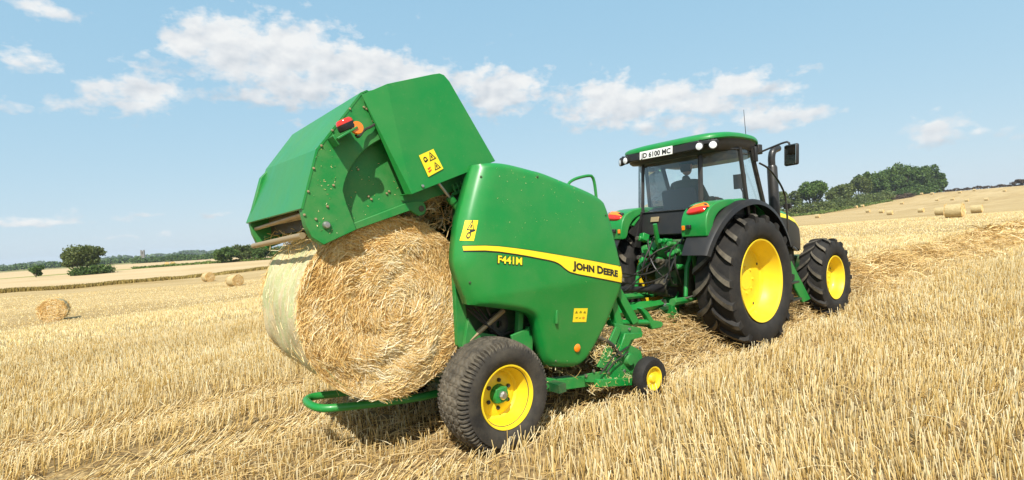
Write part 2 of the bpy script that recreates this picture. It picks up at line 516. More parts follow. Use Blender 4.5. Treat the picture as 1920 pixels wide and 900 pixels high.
class MB:
    def __init__(s):
        s.v, s.f, s.m = [], [], []

    def add(s, vs, fs, mi=0):
        k = len(s.v)
        s.v += [tuple(float(q) for q in p) for p in vs]
        for f in fs:
            s.f.append(tuple(i + k for i in f))
            s.m.append(mi)
        return s

    def box(s, c, d, rx=0, ry=0, rz=0, mi=0):
        M = Matrix.Rotation(rz, 3, 'Z') @ Matrix.Rotation(ry, 3, 'Y') @ Matrix.Rotation(rx, 3, 'X')
        vs = []
        for i in (-.5, .5):
            for j in (-.5, .5):
                for k in (-.5, .5):
                    vs.append(Vector(c) + M @ Vector((i * d[0], j * d[1], k * d[2])))
        return s.add(vs, [(0, 1, 3, 2), (4, 6, 7, 5), (0, 4, 5, 1), (2, 3, 7, 6), (0, 2, 6, 4), (1, 5, 7, 3)], mi)

    def prism(s, poly, y0, y1, mi=0):
        """(x, z) outline thickened from y0 to y1"""
        n = len(poly)
        vs = [(x, y0, z) for x, z in poly] + [(x, y1, z) for x, z in poly]
        fs = [tuple(range(n)), tuple(range(2 * n - 1, n - 1, -1))]
        fs += [(i, (i + 1) % n, n + (i + 1) % n, n + i) for i in range(n)]
        return s.add(vs, fs, mi)

    def sheet(s, line, y0, y1, t=0.012, mi=0):
        """bent sheet: an (x, z) polyline drawn out along y, with thickness"""
        n = len(line)
        nor = []
        for i in range(n):
            a = line[max(i - 1, 0)]
            c = line[min(i + 1, n - 1)]
            dx, dz = c[0] - a[0], c[1] - a[1]
            l = math.hypot(dx, dz) or 1
            nor.append((-dz / l * t, dx / l * t))
        poly = list(line) + [(line[i][0] + nor[i][0], line[i][1] + nor[i][1]) for i in range(n - 1, -1, -1)]
        m = 2 * n
        vs = [(x, y0, z) for x, z in poly] + [(x, y1, z) for x, z in poly]
        fs = []
        for i in range(m):
            fs.append((i, (i + 1) % m, m + (i + 1) % m, m + i))
        for i in range(n - 1):
            fs.append((i, i + 1, m - 2 - i, m - 1 - i))
            fs.append((m + i, m + m - 1 - i, m + m - 2 - i, m + i + 1))
        return s.add(vs, fs, mi)

    def tube(s, path, r, n=8, caps=True, mi=0):
        path = [Vector(p) for p in path]
        rs = r if isinstance(r, (list, tuple)) else [r] * len(path)
        vs, fs = [], []
        T = []
        for i in range(len(path)):
            a, c = path[max(i - 1, 0)], path[min(i + 1, len(path) - 1)]
            T.append((c - a).normalized())
        up_ = Vector((0, 0, 1)) if abs(T[0].z) < 0.9 else Vector((1, 0, 0))
        u = T[0].cross(up_).normalized()
        for i, p in enumerate(path):
            u = (u - T[i] * u.dot(T[i])).normalized()
            w = T[i].cross(u)
            for k in range(n):
                a = 2 * math.pi * k / n
                vs.append(p + (u * math.cos(a) + w * math.sin(a)) * rs[i])
        for i in range(len(path) - 1):
            for k in range(n):
                fs.append((i * n + k, i * n + (k + 1) % n, (i + 1) * n + (k + 1) % n, (i + 1) * n + k))
        if caps:
            fs.append(tuple(range(n - 1, -1, -1)))
            fs.append(tuple((len(path) - 1) * n + k for k in range(n)))
        return s.add(vs, fs, mi)

    def cyl(s, p0, p1, r0, r1=None, n=16, mi=0):
        return s.tube([p0, p1], [r0, r0 if r1 is None else r1], n, True, mi)

    def lathe(s, prof, c=(0, 0, 0), n=48, mi=0, closed=False):
        """(radius, y) profile turned about the y axis through c"""
        vs, fs = [], []
        m = len(prof)
        for k in range(n):
            a = 2 * math.pi * k / n
            for r, y in prof:
                vs.append((c[0] + r * math.cos(a), c[1] + y, c[2] + r * math.sin(a)))
        for k in range(n):
            k2 = (k + 1) % n
            for i in range(m - 1 + (1 if closed else 0)):
                i2 = (i + 1) % m
                fs.append((k * m + i, k * m + i2, k2 * m + i2, k2 * m + i))
        return s.add(vs, fs, mi)

    def build(s, name, mat, parent=None, smooth=None, bevel=0.0, seg=2, fixn=True, loc=None):
        me = bpy.data.meshes.new(name)
        me.from_pydata(s.v, [], s.f)
        mats = mat if isinstance(mat, (list, tuple)) else [mat]
        for q in mats:
            me.materials.append(MATS[q])
        if len(mats) > 1:
            me.polygons.foreach_set('material_index', s.m)
        if fixn:
            bm = bmesh.new()
            bm.from_mesh(me)
            bmesh.ops.remove_doubles(bm, verts=bm.verts, dist=1e-5)
            bmesh.ops.recalc_face_normals(bm, faces=bm.faces)
            bm.to_mesh(me)
            bm.free()
        if smooth is not None or bevel:
            me.polygons.foreach_set('use_smooth', [True] * len(me.polygons))
            me.set_sharp_from_angle(angle=R(smooth if smooth is not None else 35))
        me.update()
        o = bpy.data.objects.new(name, me)
        col.objects.link(o)
        o.parent = parent
        if loc:
            o.location = loc
        if bevel:
            md = o.modifiers.new('bevel', 'BEVEL')
            md.width = bevel
            md.segments = seg
            md.limit_method = 'ANGLE'
            md.angle_limit = R(40)
        return o


def np_mesh(name, verts, quads, mat, tint=None, parent=None, smooth=False):
    """mesh from arrays; quads (n, 4); tint one value per vertex"""
    me = bpy.data.meshes.new(name)
    nv, nf = len(verts), len(quads)
    me.vertices.add(nv)
    me.vertices.foreach_set('co', np.asarray(verts, np.float32).ravel())
    me.loops.add(nf * 4)
    me.loops.foreach_set('vertex_index', np.asarray(quads, np.int32).ravel())
    me.polygons.add(nf)
    me.polygons.foreach_set('loop_start', np.arange(0, nf * 4, 4, dtype=np.int32))
    me.polygons.foreach_set('loop_total', np.full(nf, 4, np.int32))
    if smooth:
        me.polygons.foreach_set('use_smooth', np.ones(nf, bool))
    if tint is not None:
        a = me.attributes.new('tint', 'FLOAT', 'POINT')
        a.data.foreach_set('value', np.asarray(tint, np.float32))
    for q in (mat if isinstance(mat, (list, tuple)) else [mat]):
        me.materials.append(MATS[q])
    me.update()
    o = bpy.data.objects.new(name, me)
    col.objects.link(o)
    o.parent = parent
    return o


def straws(base, tip, width, tint, sides=3, bend=None, grade=0.0):
    """arrays for many straws: 3-sided stems (sides=3) or flat strips (sides=1); bend lifts the middle"""
    n = len(base)
    d = tip - base
    l = np.linalg.norm(d, axis=1, keepdims=True) + 1e-9
    d = d / l
    a = rng.normal(size=(n, 3))
    u = np.cross(d, a)
    u /= np.linalg.norm(u, axis=1, keepdims=True) + 1e-9
    w = np.cross(d, u)
    width = np.broadcast_to(np.asarray(width, float).reshape(-1, 1), (n, 1))
    V, Q = [], []
    rings = [base, tip] if bend is None else [base, (base + tip) / 2 + bend, tip]
    if sides == 3:
        for c in rings:
            for k in range(3):
                an = 2 * math.pi * k / 3
                V.append(c + (u * math.cos(an) + w * math.sin(an)) * width * 0.5)
        V = np.stack(V, 1)
        m = V.shape[1]
        base_i = np.arange(n)[:, None] * m
        for j in range(len(rings) - 1):
            for k in range(3):
                Q.append(base_i + np.array([[j * 3 + k, j * 3 + (k + 1) % 3, j * 3 + 3 + (k + 1) % 3, j * 3 + 3 + k]]))
    else:
        for c in rings:
            V.append(c - u * width * 0.5)
            V.append(c + u * width * 0.5)
        V = np.stack(V, 1)
        m = V.shape[1]
        base_i = np.arange(n)[:, None] * m
        for j in range(len(rings) - 1):
            Q.append(base_i + np.array([[j * 2, j * 2 + 1, j * 2 + 3, j * 2 + 2]]))
    Q = np.concatenate(Q, 0)
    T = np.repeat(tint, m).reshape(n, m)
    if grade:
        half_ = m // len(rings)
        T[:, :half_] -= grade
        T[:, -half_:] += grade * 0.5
    return V.reshape(-1, 3), Q, np.clip(T, 0, 1).ravel()


def join_arrays(parts):
    V, Q, T = [], [], []
    k = 0
    for v, q, t in parts:
        V.append(v)
        Q.append(q + k)
        T.append(t)
        k += len(v)
    return np.concatenate(V), np.concatenate(Q), np.concatenate(T)


def text_mesh(name, body, to3d, mat, parent, bold=0.0, small=0.0):
    """flat lettering; to3d maps unit text space (u along 0..1, v cap heights) to the surface"""
    cu = bpy.data.curves.new(name, 'FONT')
    cu.body = body
    cu.offset = bold
    cu.resolution_u = 3
    if small:
        cu.small_caps_scale = small
        for i in range(len(body)):
            cu.body_format[i].use_small_caps = True
    tmp = bpy.data.objects.new(name, cu)
    col.objects.link(tmp)
    dg = bpy.context.evaluated_depsgraph_get()
    me = bpy.data.meshes.new_from_object(tmp.evaluated_get(dg))
    bpy.data.objects.remove(tmp)
    co = np.zeros(len(me.vertices) * 3)
    me.vertices.foreach_get('co', co)
    co = co.reshape(-1, 3)
    x0, x1, z1 = co[:, 0].min(), co[:, 0].max(), co[:, 1].max()
    out = np.array([to3d((p[0] - x0) / (x1 - x0), p[1] / z1) for p in co])
    me.vertices.foreach_set('co', out.ravel())
    me.materials.clear()
    me.materials.append(MATS[mat])
    me.update()
    o = bpy.data.objects.new(name, me)
    o.parent = parent
    col.objects.link(o)
    return o

# ------------------------------------------------------------------ the ground
BP, BD = np.array([-60.3, 59.9]), np.array([0.402, 0.916])      # field boundary on the left


def beyond(x, y):
    return (x - BP[0]) * BD[1] - (y - BP[1]) * BD[0] < 0


def build_ground():
    az = np.concatenate([np.radians(np.arange(-180, -64, 4.0)), np.radians(np.arange(-64, 64, 0.5)), np.radians(np.arange(64, 180, 4.0))])
    r = [0.02]
    while r[-1] < 120:
        r.append(r[-1] * 1.022 + 0.01)
    while r[-1] < 3000:
        r.append(r[-1] * 1.035)
    r = np.array(r)
    A, RR = np.meshgrid(az, r, indexing='ij')
    X, Y = RR * np.sin(A), RR * np.cos(A)
    Z = terrain(X.ravel(), Y.ravel()).reshape(X.shape)
    na, nr = X.shape
    V = np.stack([X, Y, Z], -1).reshape(-1, 3)
    V = np.vstack([V, [[0, 0, 0]]])
    idx = np.arange(na * nr).reshape(na, nr)
    nx = np.roll(idx, -1, 0)
    Q = np.stack([idx[:, :-1], idx[:, 1:], nx[:, 1:], nx[:, :-1]], -1).reshape(-1, 4)
    o = np_mesh('stubble_field', V, Q, ['stubble_ground', 'far_field_pale', 'far_field_green', 'far_land'], None, None, True)
    c = V[Q].mean(1)
    rr = np.hypot(c[:, 0], c[:, 1])
    aa = np.degrees(np.arctan2(c[:, 0], c[:, 1]))
    mi = np.zeros(len(Q), np.int32)
    b = beyond(c[:, 0], c[:, 1]) & (aa < 5)
    mi[b] = 1
    mi[b & (rr > 168) & (rr < 182)] = 2
    mi[rr > 520] = 3
    o.data.polygons.foreach_set('material_index', mi)
    a = o.data.attributes.new('straw_cover', 'FLOAT', 'POINT')
    rv = np.hypot(V[:, 0], V[:, 1])
    a.data.foreach_set('value', np.clip((rv - 12) / 40, 0, 1).astype(np.float32))
    finish(o, kind='structure')
    return o


build_ground()


def flatness(mx, my, r):
    """how far the stubble is pressed down by wheels"""
    a = np.exp(-((np.abs(my) - 0.86) / 0.26) ** 4) * (mx < 6.0)
    b = np.exp(-((my - 2.02) / 0.30) ** 4) * (mx < 1.5) + np.exp(-((my - 4.3) / 0.22) ** 4) * 0.6
    return np.clip(a + b, 0, 1)


def scatter(r0, r1, dens, az0=-62, az1=62):
    area = (R(az1) - R(az0)) / 2 * (r1 * r1 - r0 * r0)
    n = int(area * dens)
    r = np.sqrt(rng.uniform(r0 * r0, r1 * r1, n))
    a = rng.uniform(R(az0), R(az1), n)
    return r * np.sin(a), r * np.cos(a)


def m_coords(x, y):
    return ((x - ORG[0]) * DV[0] + (y - ORG[1]) * DV[1], -((x - ORG[0]) * NV[0] + (y - ORG[1]) * NV[1]))


def patchy(x, y, s):
    return np.sin(x * s + 1.3 * np.sin(y * s * 0.7)) * np.sin(y * s * 1.1 + 1.7 * np.sin(x * s * 0.6 + 1))


def stubble_set(r0, r1, dens, hh, ww, sides, spread=1.0):
    wide = 88 if r1 < 9 else 64
    x, y = scatter(r0, r1, dens, -wide, wide)
    mx, my = m_coords(x, y)
    # drilled rows along the direction of work, tillers in tufts
    row = 0.135
    my2 = np.round(my / row) * row + rng.normal(0, 0.022, len(my)) * spread
    mx2 = np.where(rng.random(len(mx)) < 0.75, np.round(mx / 0.085) * 0.085 + rng.normal(0, 0.013, len(mx)), mx)
    x = ORG[0] + DV[0] * mx2 - NV[0] * my2
    y = ORG[1] + DV[1] * mx2 - NV[1] * my2
    r = np.hypot(x, y)
    fl = flatness(mx2, my2, r)
    wind = (np.abs(my2 + 0.05) < 0.62) & (mx2 > 1.7)
    keep = ~(wind & (rng.random(len(x)) < 0.85))
    keep &= ~beyond(x, y)
    pt = patchy(x, y, 1.9) * 0.5 + patchy(x, y, 5.3) * 0.35
    keep &= rng.random(len(x)) > np.clip(-pt * 1.3 - 0.22, 0, 0.85)
    x, y, mx2, my2, fl, pt = x[keep], y[keep], mx2[keep], my2[keep], fl[keep], pt[keep]
    n = len(x)
    z = terrain(x, y)
    h = hh * rng.uniform(0.55, 1.15, n) * (1 + 0.15 * pt)
    behind = (mx2 < 1.5) & (np.abs(my2) < 0.8)
    h = np.where(behind, h * 0.6, h)
    h = h * (1 - 0.25 * fl)
    lean = rng.normal(0, 0.13, (n, 2)) + np.stack([0.10 * np.sin(x * 0.8 + y) + 0.03, 0.08 * np.sin(y * 0.9 - x)], -1)
    wild = rng.random(n) < 0.10
    lean[wild] *= 4.5
    press = fl * rng.uniform(0.6, 2.2, n)
    lean[:, 0] += DV[0] * press + NV[0] * rng.normal(0, 0.35, n) * fl
    lean[:, 1] += DV[1] * press + NV[1] * rng.normal(0, 0.35, n) * fl
    d = np.concatenate([lean, np.ones((n, 1))], 1)
    d /= np.linalg.norm(d, axis=1, keepdims=True)
    base = np.stack([x, y, z - 0.01], -1)
    tip = base + d * h[:, None]
    tint = np.clip(rng.beta(1.5, 1.2, n) + pt * 0.12, 0, 1)
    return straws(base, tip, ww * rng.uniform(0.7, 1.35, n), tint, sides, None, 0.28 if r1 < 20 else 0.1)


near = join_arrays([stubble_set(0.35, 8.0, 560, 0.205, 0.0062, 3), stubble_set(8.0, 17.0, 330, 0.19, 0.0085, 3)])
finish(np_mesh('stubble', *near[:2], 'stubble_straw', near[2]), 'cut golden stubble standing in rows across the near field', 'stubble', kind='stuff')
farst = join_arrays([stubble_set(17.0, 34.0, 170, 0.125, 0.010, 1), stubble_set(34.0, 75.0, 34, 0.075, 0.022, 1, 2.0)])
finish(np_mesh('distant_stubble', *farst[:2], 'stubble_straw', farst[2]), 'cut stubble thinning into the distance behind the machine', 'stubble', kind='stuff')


def lying(x, y, lift, length, ww, sides=1, along=0.0):
    n = len(x)
    z = terrain(x, y)
    a = rng.uniform(0, 2 * math.pi, n)
    if along:
        a = np.where(rng.random(n) < along, ROTZ + rng.normal(0, 0.35, n), a)
    tilt = rng.normal(0.0, 0.30, n)
    d = np.stack([np.cos(a) * np.cos(tilt), np.sin(a) * np.cos(tilt), np.sin(tilt)], -1)
    l = length * rng.uniform(0.4, 1.3, n)
    c = np.stack([x, y, z + lift], -1)
    bend = np.stack([rng.normal(0, .08, n), rng.normal(0, .08, n), rng.normal(0.03, .08, n)], -1) * l[:, None]
    tint = rng.beta(2.0, 1.9, n)
    return straws(c - d * l[:, None] / 2, c + d * l[:, None] / 2, ww * rng.uniform(0.7, 1.3, n), tint, sides, bend)


def windrow(x0, x1, n, length, ww, sides):
    mx = x0 + (x1 - x0) * rng.random(n) ** 1.25
    my = np.clip(rng.normal(-0.05, 0.40, n), -1.15, 1.05)
    x = ORG[0] + DV[0] * mx - NV[0] * my
    y = ORG[1] + DV[1] * mx - NV[1] * my
    lump = 0.10 + 0.06 * np.sin(mx * 2.3) + 0.05 * np.sin(mx * 5.1 + my * 3)
    lift = np.abs(rng.normal(0.03, 0.06, n)) + lump * np.clip(1 - (my / 0.8) ** 2, 0, 1) * rng.random(n) * 1.3
    return lying(x, y, lift, length, ww, sides)


wr = join_arrays([windrow(1.35, 9.0, 15000, 0.26, 0.0065, 3), windrow(8.5, 22.0, 12000, 0.30, 0.011, 1), windrow(20.0, 70.0, 9000, 0.42, 0.028, 1)])
finish(np_mesh('straw_windrow', *wr[:2], 'loose_straw', wr[2]), 'heaped windrow of loose orange straw running under the tractor and up the field', 'straw', kind='stuff')
x, y = scatter(1.5, 14.0, 42)
ls = lying(x, y, np.abs(rng.normal(0.02, 0.05, len(x))), 0.22, 0.0055, 3, 0.3)
mx = rng.uniform(-6, 1.5, 5200)
my = np.where(rng.random(5200) < 0.5, rng.normal(2.0, 0.22, 5200), rng.normal(0.0, 0.75, 5200))
ls2 = lying(ORG[0] + DV[0] * mx - NV[0] * my, ORG[1] + DV[1] * mx - NV[1] * my, np.abs(rng.normal(0.03, 0.03, 5200)), 0.25, 0.006, 3, 0.65)
ls = join_arrays([ls, ls2])
finish(np_mesh('scattered_straw', *ls[:2], 'loose_straw', ls[2]), 'loose straws scattered flat over the stubble and pressed wheel tracks', 'straw', kind='stuff')

# ================================================================== the baler
baler = empty('round_baler', tuple(ORG), ROTZ)
finish(baler, 'green round baler with raised tailgate and yellow stripe, hitched behind the tractor', 'baler')


def resample(pts, n, smooth=0):
    p = np.array(pts, float)
    for _ in range(smooth):
        q = [p[0]]
        for a, c in zip(p[:-1], p[1:]):
            q += [a * 0.75 + c * 0.25, a * 0.25 + c * 0.75]
        q.append(p[-1])
        p = np.array(q)
    s = np.concatenate([[0], np.cumsum(np.linalg.norm(np.diff(p, axis=0), axis=1))])
    t = np.linspace(0, s[-1], n)
    return np.stack([np.interp(t, s, p[:, k]) for k in range(p.shape[1])], -1)


SH_TOP = [(-0.03, 2.157), (0.111, 2.173), (0.22, 2.167), (0.331, 2.149), (0.485, 2.117), (0.585, 2.099), (0.813, 2.027), (1.034, 1.963), (1.209, 1.903), (1.29, 1.842)]
SH_FRONT = [(1.29, 1.842), (1.332, 1.746), (1.368, 1.589), (1.415, 1.412), (1.464, 1.233), (1.474, 1.073), (1.455, 1.0), (1.286, 0.748), (1.143, 0.568), (1.02, 0.45)]
SH_BOT = [(1.02, 0.45), (0.923, 0.404), (0.82, 0.415), (0.647, 0.457), (0.554, 0.496), (0.511, 0.541), (0.475, 0.649), (0.416, 0.89), (0.38, 0.942), (0.306, 0.983), (0.194, 1.02), (-0.001, 1.066), (-0.185, 1.113)]
SH_REAR = [(-0.03, 2.157), (-0.092, 2.03), (-0.153, 1.891), (-0.215, 1.74), (-0.252, 1.591), (-0.273, 1.484), (-0.277, 1.416), (-0.258, 1.318), (-0.212, 1.188), (-0.185, 1.113)]
NS, NT = 64, 56
bt = resample(SH_TOP, NS, 2)
bb = resample(SH_BOT[::-1], NS, 2)
bl = resample(SH_REAR, NT, 2)
br = resample(SH_FRONT, NT, 2)
ss, tt = np.meshgrid(np.linspace(0, 1, NS), np.linspace(0, 1, NT), indexing='ij')
S_, T_ = ss[..., None], tt[..., None]
SHP = (1 - T_) * bt[:, None] + T_ * bb[:, None] + (1 - S_) * bl[None] + S_ * br[None] \
    - ((1 - S_) * (1 - T_) * bt[0] + S_ * (1 - T_) * bt[-1] + (1 - S_) * T_ * bb[0] + S_ * T_ * bb[-1])
SEG_A = np.vstack([bt[:-1], br[:-1], bb[::-1][:-1], bl[::-1][:-1]])
SEG_B = np.vstack([bt[1:], br[1:], bb[::-1][1:], bl[::-1][1:]])
REAR_A, REAR_B = bl[:-1], bl[1:]


def seg_dist(P, A, B):
    P = np.atleast_2d(P)
    ab = B - A
    t = np.clip(((P[:, None] - A) * ab).sum(-1) / (ab * ab).sum(-1).clip(1e-12), 0, 1)
    return np.linalg.norm(P[:, None] - (A + ab * t[..., None]), axis=-1).min(1)


def shield_y(P):
    """depth of the moulded side shield (right side, outside is -y)"""
    P = np.atleast_2d(np.asarray(P, float))
    d = seg_dist(P, SEG_A, SEG_B)
    dr = seg_dist(P, REAR_A, REAR_B)
    r1, r2 = 0.045, 0.17
    e = r1 * (1 - np.sqrt(np.clip(1 - (1 - np.clip(d / r1, 0, 1)) ** 2, 0, 1)))
    e2 = 0.10 * (1 - np.sqrt(np.clip(1 - (1 - np.clip(dr / r2, 0, 1)) ** 2, 0, 1)))
    z = P[:, 1]
    k = np.clip(1.16 - z, 0, 1)
    crown = 0.030 * ((P[:, 0] - 0.6) / 0.8) ** 2 + 0.05 * np.clip((z - 1.35) / 0.8, 0, 1) ** 2
    return -1.015 + np.maximum(e, e2) + 0.16 * k + crown


def make_shield(sign):
    P = SHP.reshape(-1, 2)
    Y = shield_y(P)
    V = np.stack([P[:, 0], Y, P[:, 1]], -1)
    idx = np.arange(NS * NT).reshape(NS, NT)
    Q = [np.stack([idx[:-1, :-1], idx[1:, :-1], idx[1:, 1:], idx[:-1, 1:]], -1).reshape(-1, 4)]
    ring = np.concatenate([idx[:, 0], idx[-1, 1:], idx[::-1, -1][1:], idx[0, ::-1][1:-1]])
    W = V[ring].copy()
    W[:, 1] = W[:, 1] + 0.07
    n0 = len(V)
    j = np.arange(len(ring))
    Q.append(np.stack([ring, ring[(j + 1) % len(ring)], n0 + (j + 1) % len(ring), n0 + j], -1))
    V = np.vstack([V, W])
    Q = np.vstack(Q)
    if sign > 0:
        V[:, 1] *= -1
        Q = Q[:, ::-1]
    o = np_mesh('side_shield', V, Q, 'green_paint', None, baler, True)
    o.data.set_sharp_from_angle(angle=R(50))
    md = o.modifiers.new('thickness', 'SOLIDIFY')
    md.thickness = 0.006
    md.offset = 1 if sign < 0 else -1
    return o


shield = make_shield(-1)
make_shield(1)

STR_T = resample([(-0.235, 1.550), (-0.014, 1.537), (0.254, 1.491), (0.545, 1.431), (0.863, 1.364), (1.115, 1.309), (1.446, 1.236)], 120, 1)
STR_B = resample([(-0.237, 1.518), (-0.017, 1.501), (0.25, 1.447), (0.441, 1.401), (0.571, 1.37), (0.645, 1.338), (0.705, 1.288), (0.774, 1.250), (1.102, 1.171), (1.456, 1.085)], 120, 1)


def on_shield(x, z, lift):
    return (x, float(shield_y([(x, z)])[0]) - lift, z)


def shield_band(name, grow, lift, mat, parent):
    xs = np.linspace(-0.232, 1.449, 120)
    zt = np.interp(xs, STR_T[:, 0], STR_T[:, 1]) + grow * 0.4
    zb = np.interp(xs, STR_B[:, 0], STR_B[:, 1]) - grow
    V = []
    for k in range(7):
        z = zt + (zb - zt) * k / 6
        V.append(np.stack([xs, shield_y(np.stack([xs, z], -1)) - lift, z], -1))
    V = np.stack(V, 1).reshape(-1, 3)
    idx = np.arange(len(V)).reshape(120, 7)
    Q = np.stack([idx[:-1, :-1], idx[1:, :-1], idx[1:, 1:], idx[:-1, 1:]], -1).reshape(-1, 4)
    return np_mesh(name, V, Q, mat, None, parent, True)


band = shield_band('yellow_stripe', 0.0, 0.0045, 'decal_yellow', shield)
shield_band('stripe_outline', 0.011, 0.0022, 'decal_black', shield)


def shield_text(name, body, p0, p1, ph, mat, bold, small, lift):
    p0, p1, ph = (np.array(q) for q in (p0, p1, ph))

    def f(u, v):
        q = p0 + (p1 - p0) * u + (ph - p0) * v
        return on_shield(q[0], q[1], lift)
    return text_mesh(name, body, f, mat, shield, bold, small)


shield_text('maker_lettering', 'John Deere', (0.785, 1.285), (1.372, 1.152), (0.79, 1.350), 'decal_black', 0.046, 0.86, 0.0066)
shield_text('model_lettering_edge', 'F441M', (0.022, 1.401), (0.256, 1.364), (0.028, 1.464), 'decal_black', 0.075, 0, 0.003)
shield_text('model_lettering', 'F441M', (0.028, 1.404), (0.250, 1.368), (0.034, 1.460), 'decal_yellow', 0.03, 0, 0.0052)


def warning_decal(name, corners, place, parent, marks):
    """yellow sticker with black pictograms; corners tl tr br bl in (x, z); marks (kind, u, v, size)"""
    c = [np.array(q, float) for q in corners]

    def at(u, v, lift):
        q = (c[0] * (1 - u) + c[1] * u) * (1 - v) + (c[3] * (1 - u) + c[2] * u) * v
        return place(q[0], q[1], lift)
    b = MB()
    n = 4
    vs = [at(i / n, j / n, 0.003) for i in range(n + 1) for j in range(n + 1)]
    b.add(vs, [(i * (n + 1) + j, (i + 1) * (n + 1) + j, (i + 1) * (n + 1) + j + 1, i * (n + 1) + j + 1) for i in range(n) for j in range(n)])
    d = b.build(name, 'decal_yellow', parent)
    for kind, u, v, s in marks:
        k = MB()
        rd = MB()
        if kind == 'tri':
            ou = [(0, -1), (1, 0.8), (-1, 0.8)]
            inn = [(0, -0.62), (0.68, 0.60), (-0.68, 0.60)]
            vs = [at(u + a * s, v + w * s, 0.0046) for a, w in ou] + [at(u + a * s, v + w * s, 0.0046) for a, w in inn]
            k.add(vs, [(0, 1, 4, 3), (1, 2, 5, 4), (2, 0, 3, 5)])
            vs = [at(u + a * s, v + w * s, 0.0046) for a, w in ((-.12, -.2), (.2, -.1), (.12, .4), (-.25, .35))]
            k.add(vs, [(0, 1, 2, 3)])
        elif kind in ('ring', 'red'):
            q = rd if kind == 'red' else k
            N = 14
            vs = []
            for i in range(N):
                a = 2 * math.pi * i / N
                vs.append(at(u + s * math.cos(a), v + s * math.sin(a), 0.0046))
                vs.append(at(u + s * .55 * math.cos(a), v + s * .55 * math.sin(a), 0.0046))
            q.add(vs, [(2 * i, (2 * i + 2) % (2 * N), (2 * i + 3) % (2 * N), 2 * i + 1) for i in range(N)])
        else:
            q = rd if kind == 'redbar' else k
            vs = [at(u + a * s, v + w * s, 0.0046) for a, w in ((-.9, -.25), (.9, -.45), (.9, -.1), (-.5, .3))]
            q.add(vs, [(0, 1, 2, 3)])
        if k.v:
            k.build('pictogram', 'decal_black', d)
        if rd.v:
            rd.build('red_pictogram', 'decal_red', d)
    return d


warning_decal('warning_decal', [(-0.188, 1.738), (-0.104, 1.731), (-0.156, 1.582), (-0.240, 1.592)], on_shield, shield,
              [('tri', .52, .26, .30), ('ring', .48, .74, .17), ('bar', .68, .55, .26)])
warning_decal('warning_decal', [(0.806, 0.943), (0.978, 0.918), (0.967, 0.797), (0.795, 0.825)], on_shield, shield,
              [('tri', .2, .28, .10), ('tri', .5, .26, .10), ('tri', .8, .28, .10), ('bar', .25, .7, .10), ('red', .75, .7, .08), ('bar', .5, .72, .09)])
b = MB()
p = on_shield(0.869, 0.583, 0.0)
b.lathe([(0.0, -0.014), (0.028, -0.013), (0.036, -0.006), (0.037, 0.004)], p, 24)
b.build('side_reflector', 'lens_orange', shield, 40)
b = MB()
p = on_shield(0.60, 0.90, 0)
b.box((p[0], p[1] - 0.008, p[2]), (0.022, 0.02, 0.11), ry=0.1)
b.build('latch', 'green_dusty', shield, bevel=0.004)
for (x, z) in ((-0.02, 2.06), (0.50, 2.06), (1.27, 1.72), (1.40, 1.25), (0.62, 0.52), (-0.2, 1.28)):
    p = on_shield(x, z, 0.0)
    b = MB()
    b.lathe([(0.0, -0.008), (0.008, -0.007), (0.011, 0.0)], p, 10)
    b.build('bolt', 'green_dark', shield, 40)

# ---- chamber walls, front hood, frame
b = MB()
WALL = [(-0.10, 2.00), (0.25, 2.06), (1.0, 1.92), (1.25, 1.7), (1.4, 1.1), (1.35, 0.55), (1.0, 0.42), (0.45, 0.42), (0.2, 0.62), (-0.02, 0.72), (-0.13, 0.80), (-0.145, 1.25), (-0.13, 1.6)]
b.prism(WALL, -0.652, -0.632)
b.build('chamber_wall', 'green_dark', baler)  # darker green than the left wall: wheel arch shade put into its colour
b = MB()
b.prism(WALL, 0.632, 0.652)
b.build('chamber_wall', 'green_dusty', baler)
b = MB()
b.sheet([(-0.02, 2.02), (0.3, 2.09), (0.62, 2.04), (1.0, 1.93), (1.22, 1.80), (1.30, 1.55), (1.40, 1.2), (1.46, 0.95)], -0.90, 0.90, 0.012)
b.build('front_hood', 'green_paint', baler, 30)
b = MB()
b.sheet([(1.18, 1.75), (1.25, 1.3), (1.2, 0.8), (0.95, 0.55), (0.5, 0.5), (0.2, 0.66)], -0.63, 0.63, 0.01)
b.build('chamber_front', 'dark_machinery', baler, 30)
for (x, z) in ((0.02, 0.60), (0.16, 1.98)):
    b = MB()
    b.cyl((x, -0.63, z), (x, 0.63, z), 0.075, n=24)
    b.build('chamber_roller', 'worn_steel', baler, 40)
# reinforcing edge that runs down beside the bale
b = MB()
b.prism([(-0.175, 1.45), (-0.115, 1.45), (-0.08, 0.80), (0.0, 0.62), (-0.06, 0.60), (-0.19, 0.78)], -0.70, -0.652)
b.prism([(-0.10, 0.98), (-0.04, 0.86), (0.16, 0.80), (0.14, 0.74), (-0.16, 0.76)], -0.74, -0.702)
b.build('wall_edge', 'green_dusty', baler, bevel=0.004)
b = MB()
b.prism([(-0.175, 1.45), (-0.115, 1.45), (-0.08, 0.80), (0.0, 0.62), (-0.06, 0.60), (-0.19, 0.78)], 0.652, 0.70)
b.build('wall_edge', 'green_dusty', baler, bevel=0.004)
# diagonal stays seen through the wheel arch
b = MB()
b.tube([(-0.1, -0.72, 0.80), (0.24, -0.74, 0.99)], 0.022, 8)
b.build('stay', 'worn_steel', baler, 40)
b = MB()
b.box((0.31, -0.80, 0.66), (0.05, 0.05, 0.62), ry=0.16)
b.box((0.42, -0.80, 0.58), (0.05, 0.05, 0.50), ry=0.10)
b.build('stay', 'green_dusty', baler, bevel=0.004)
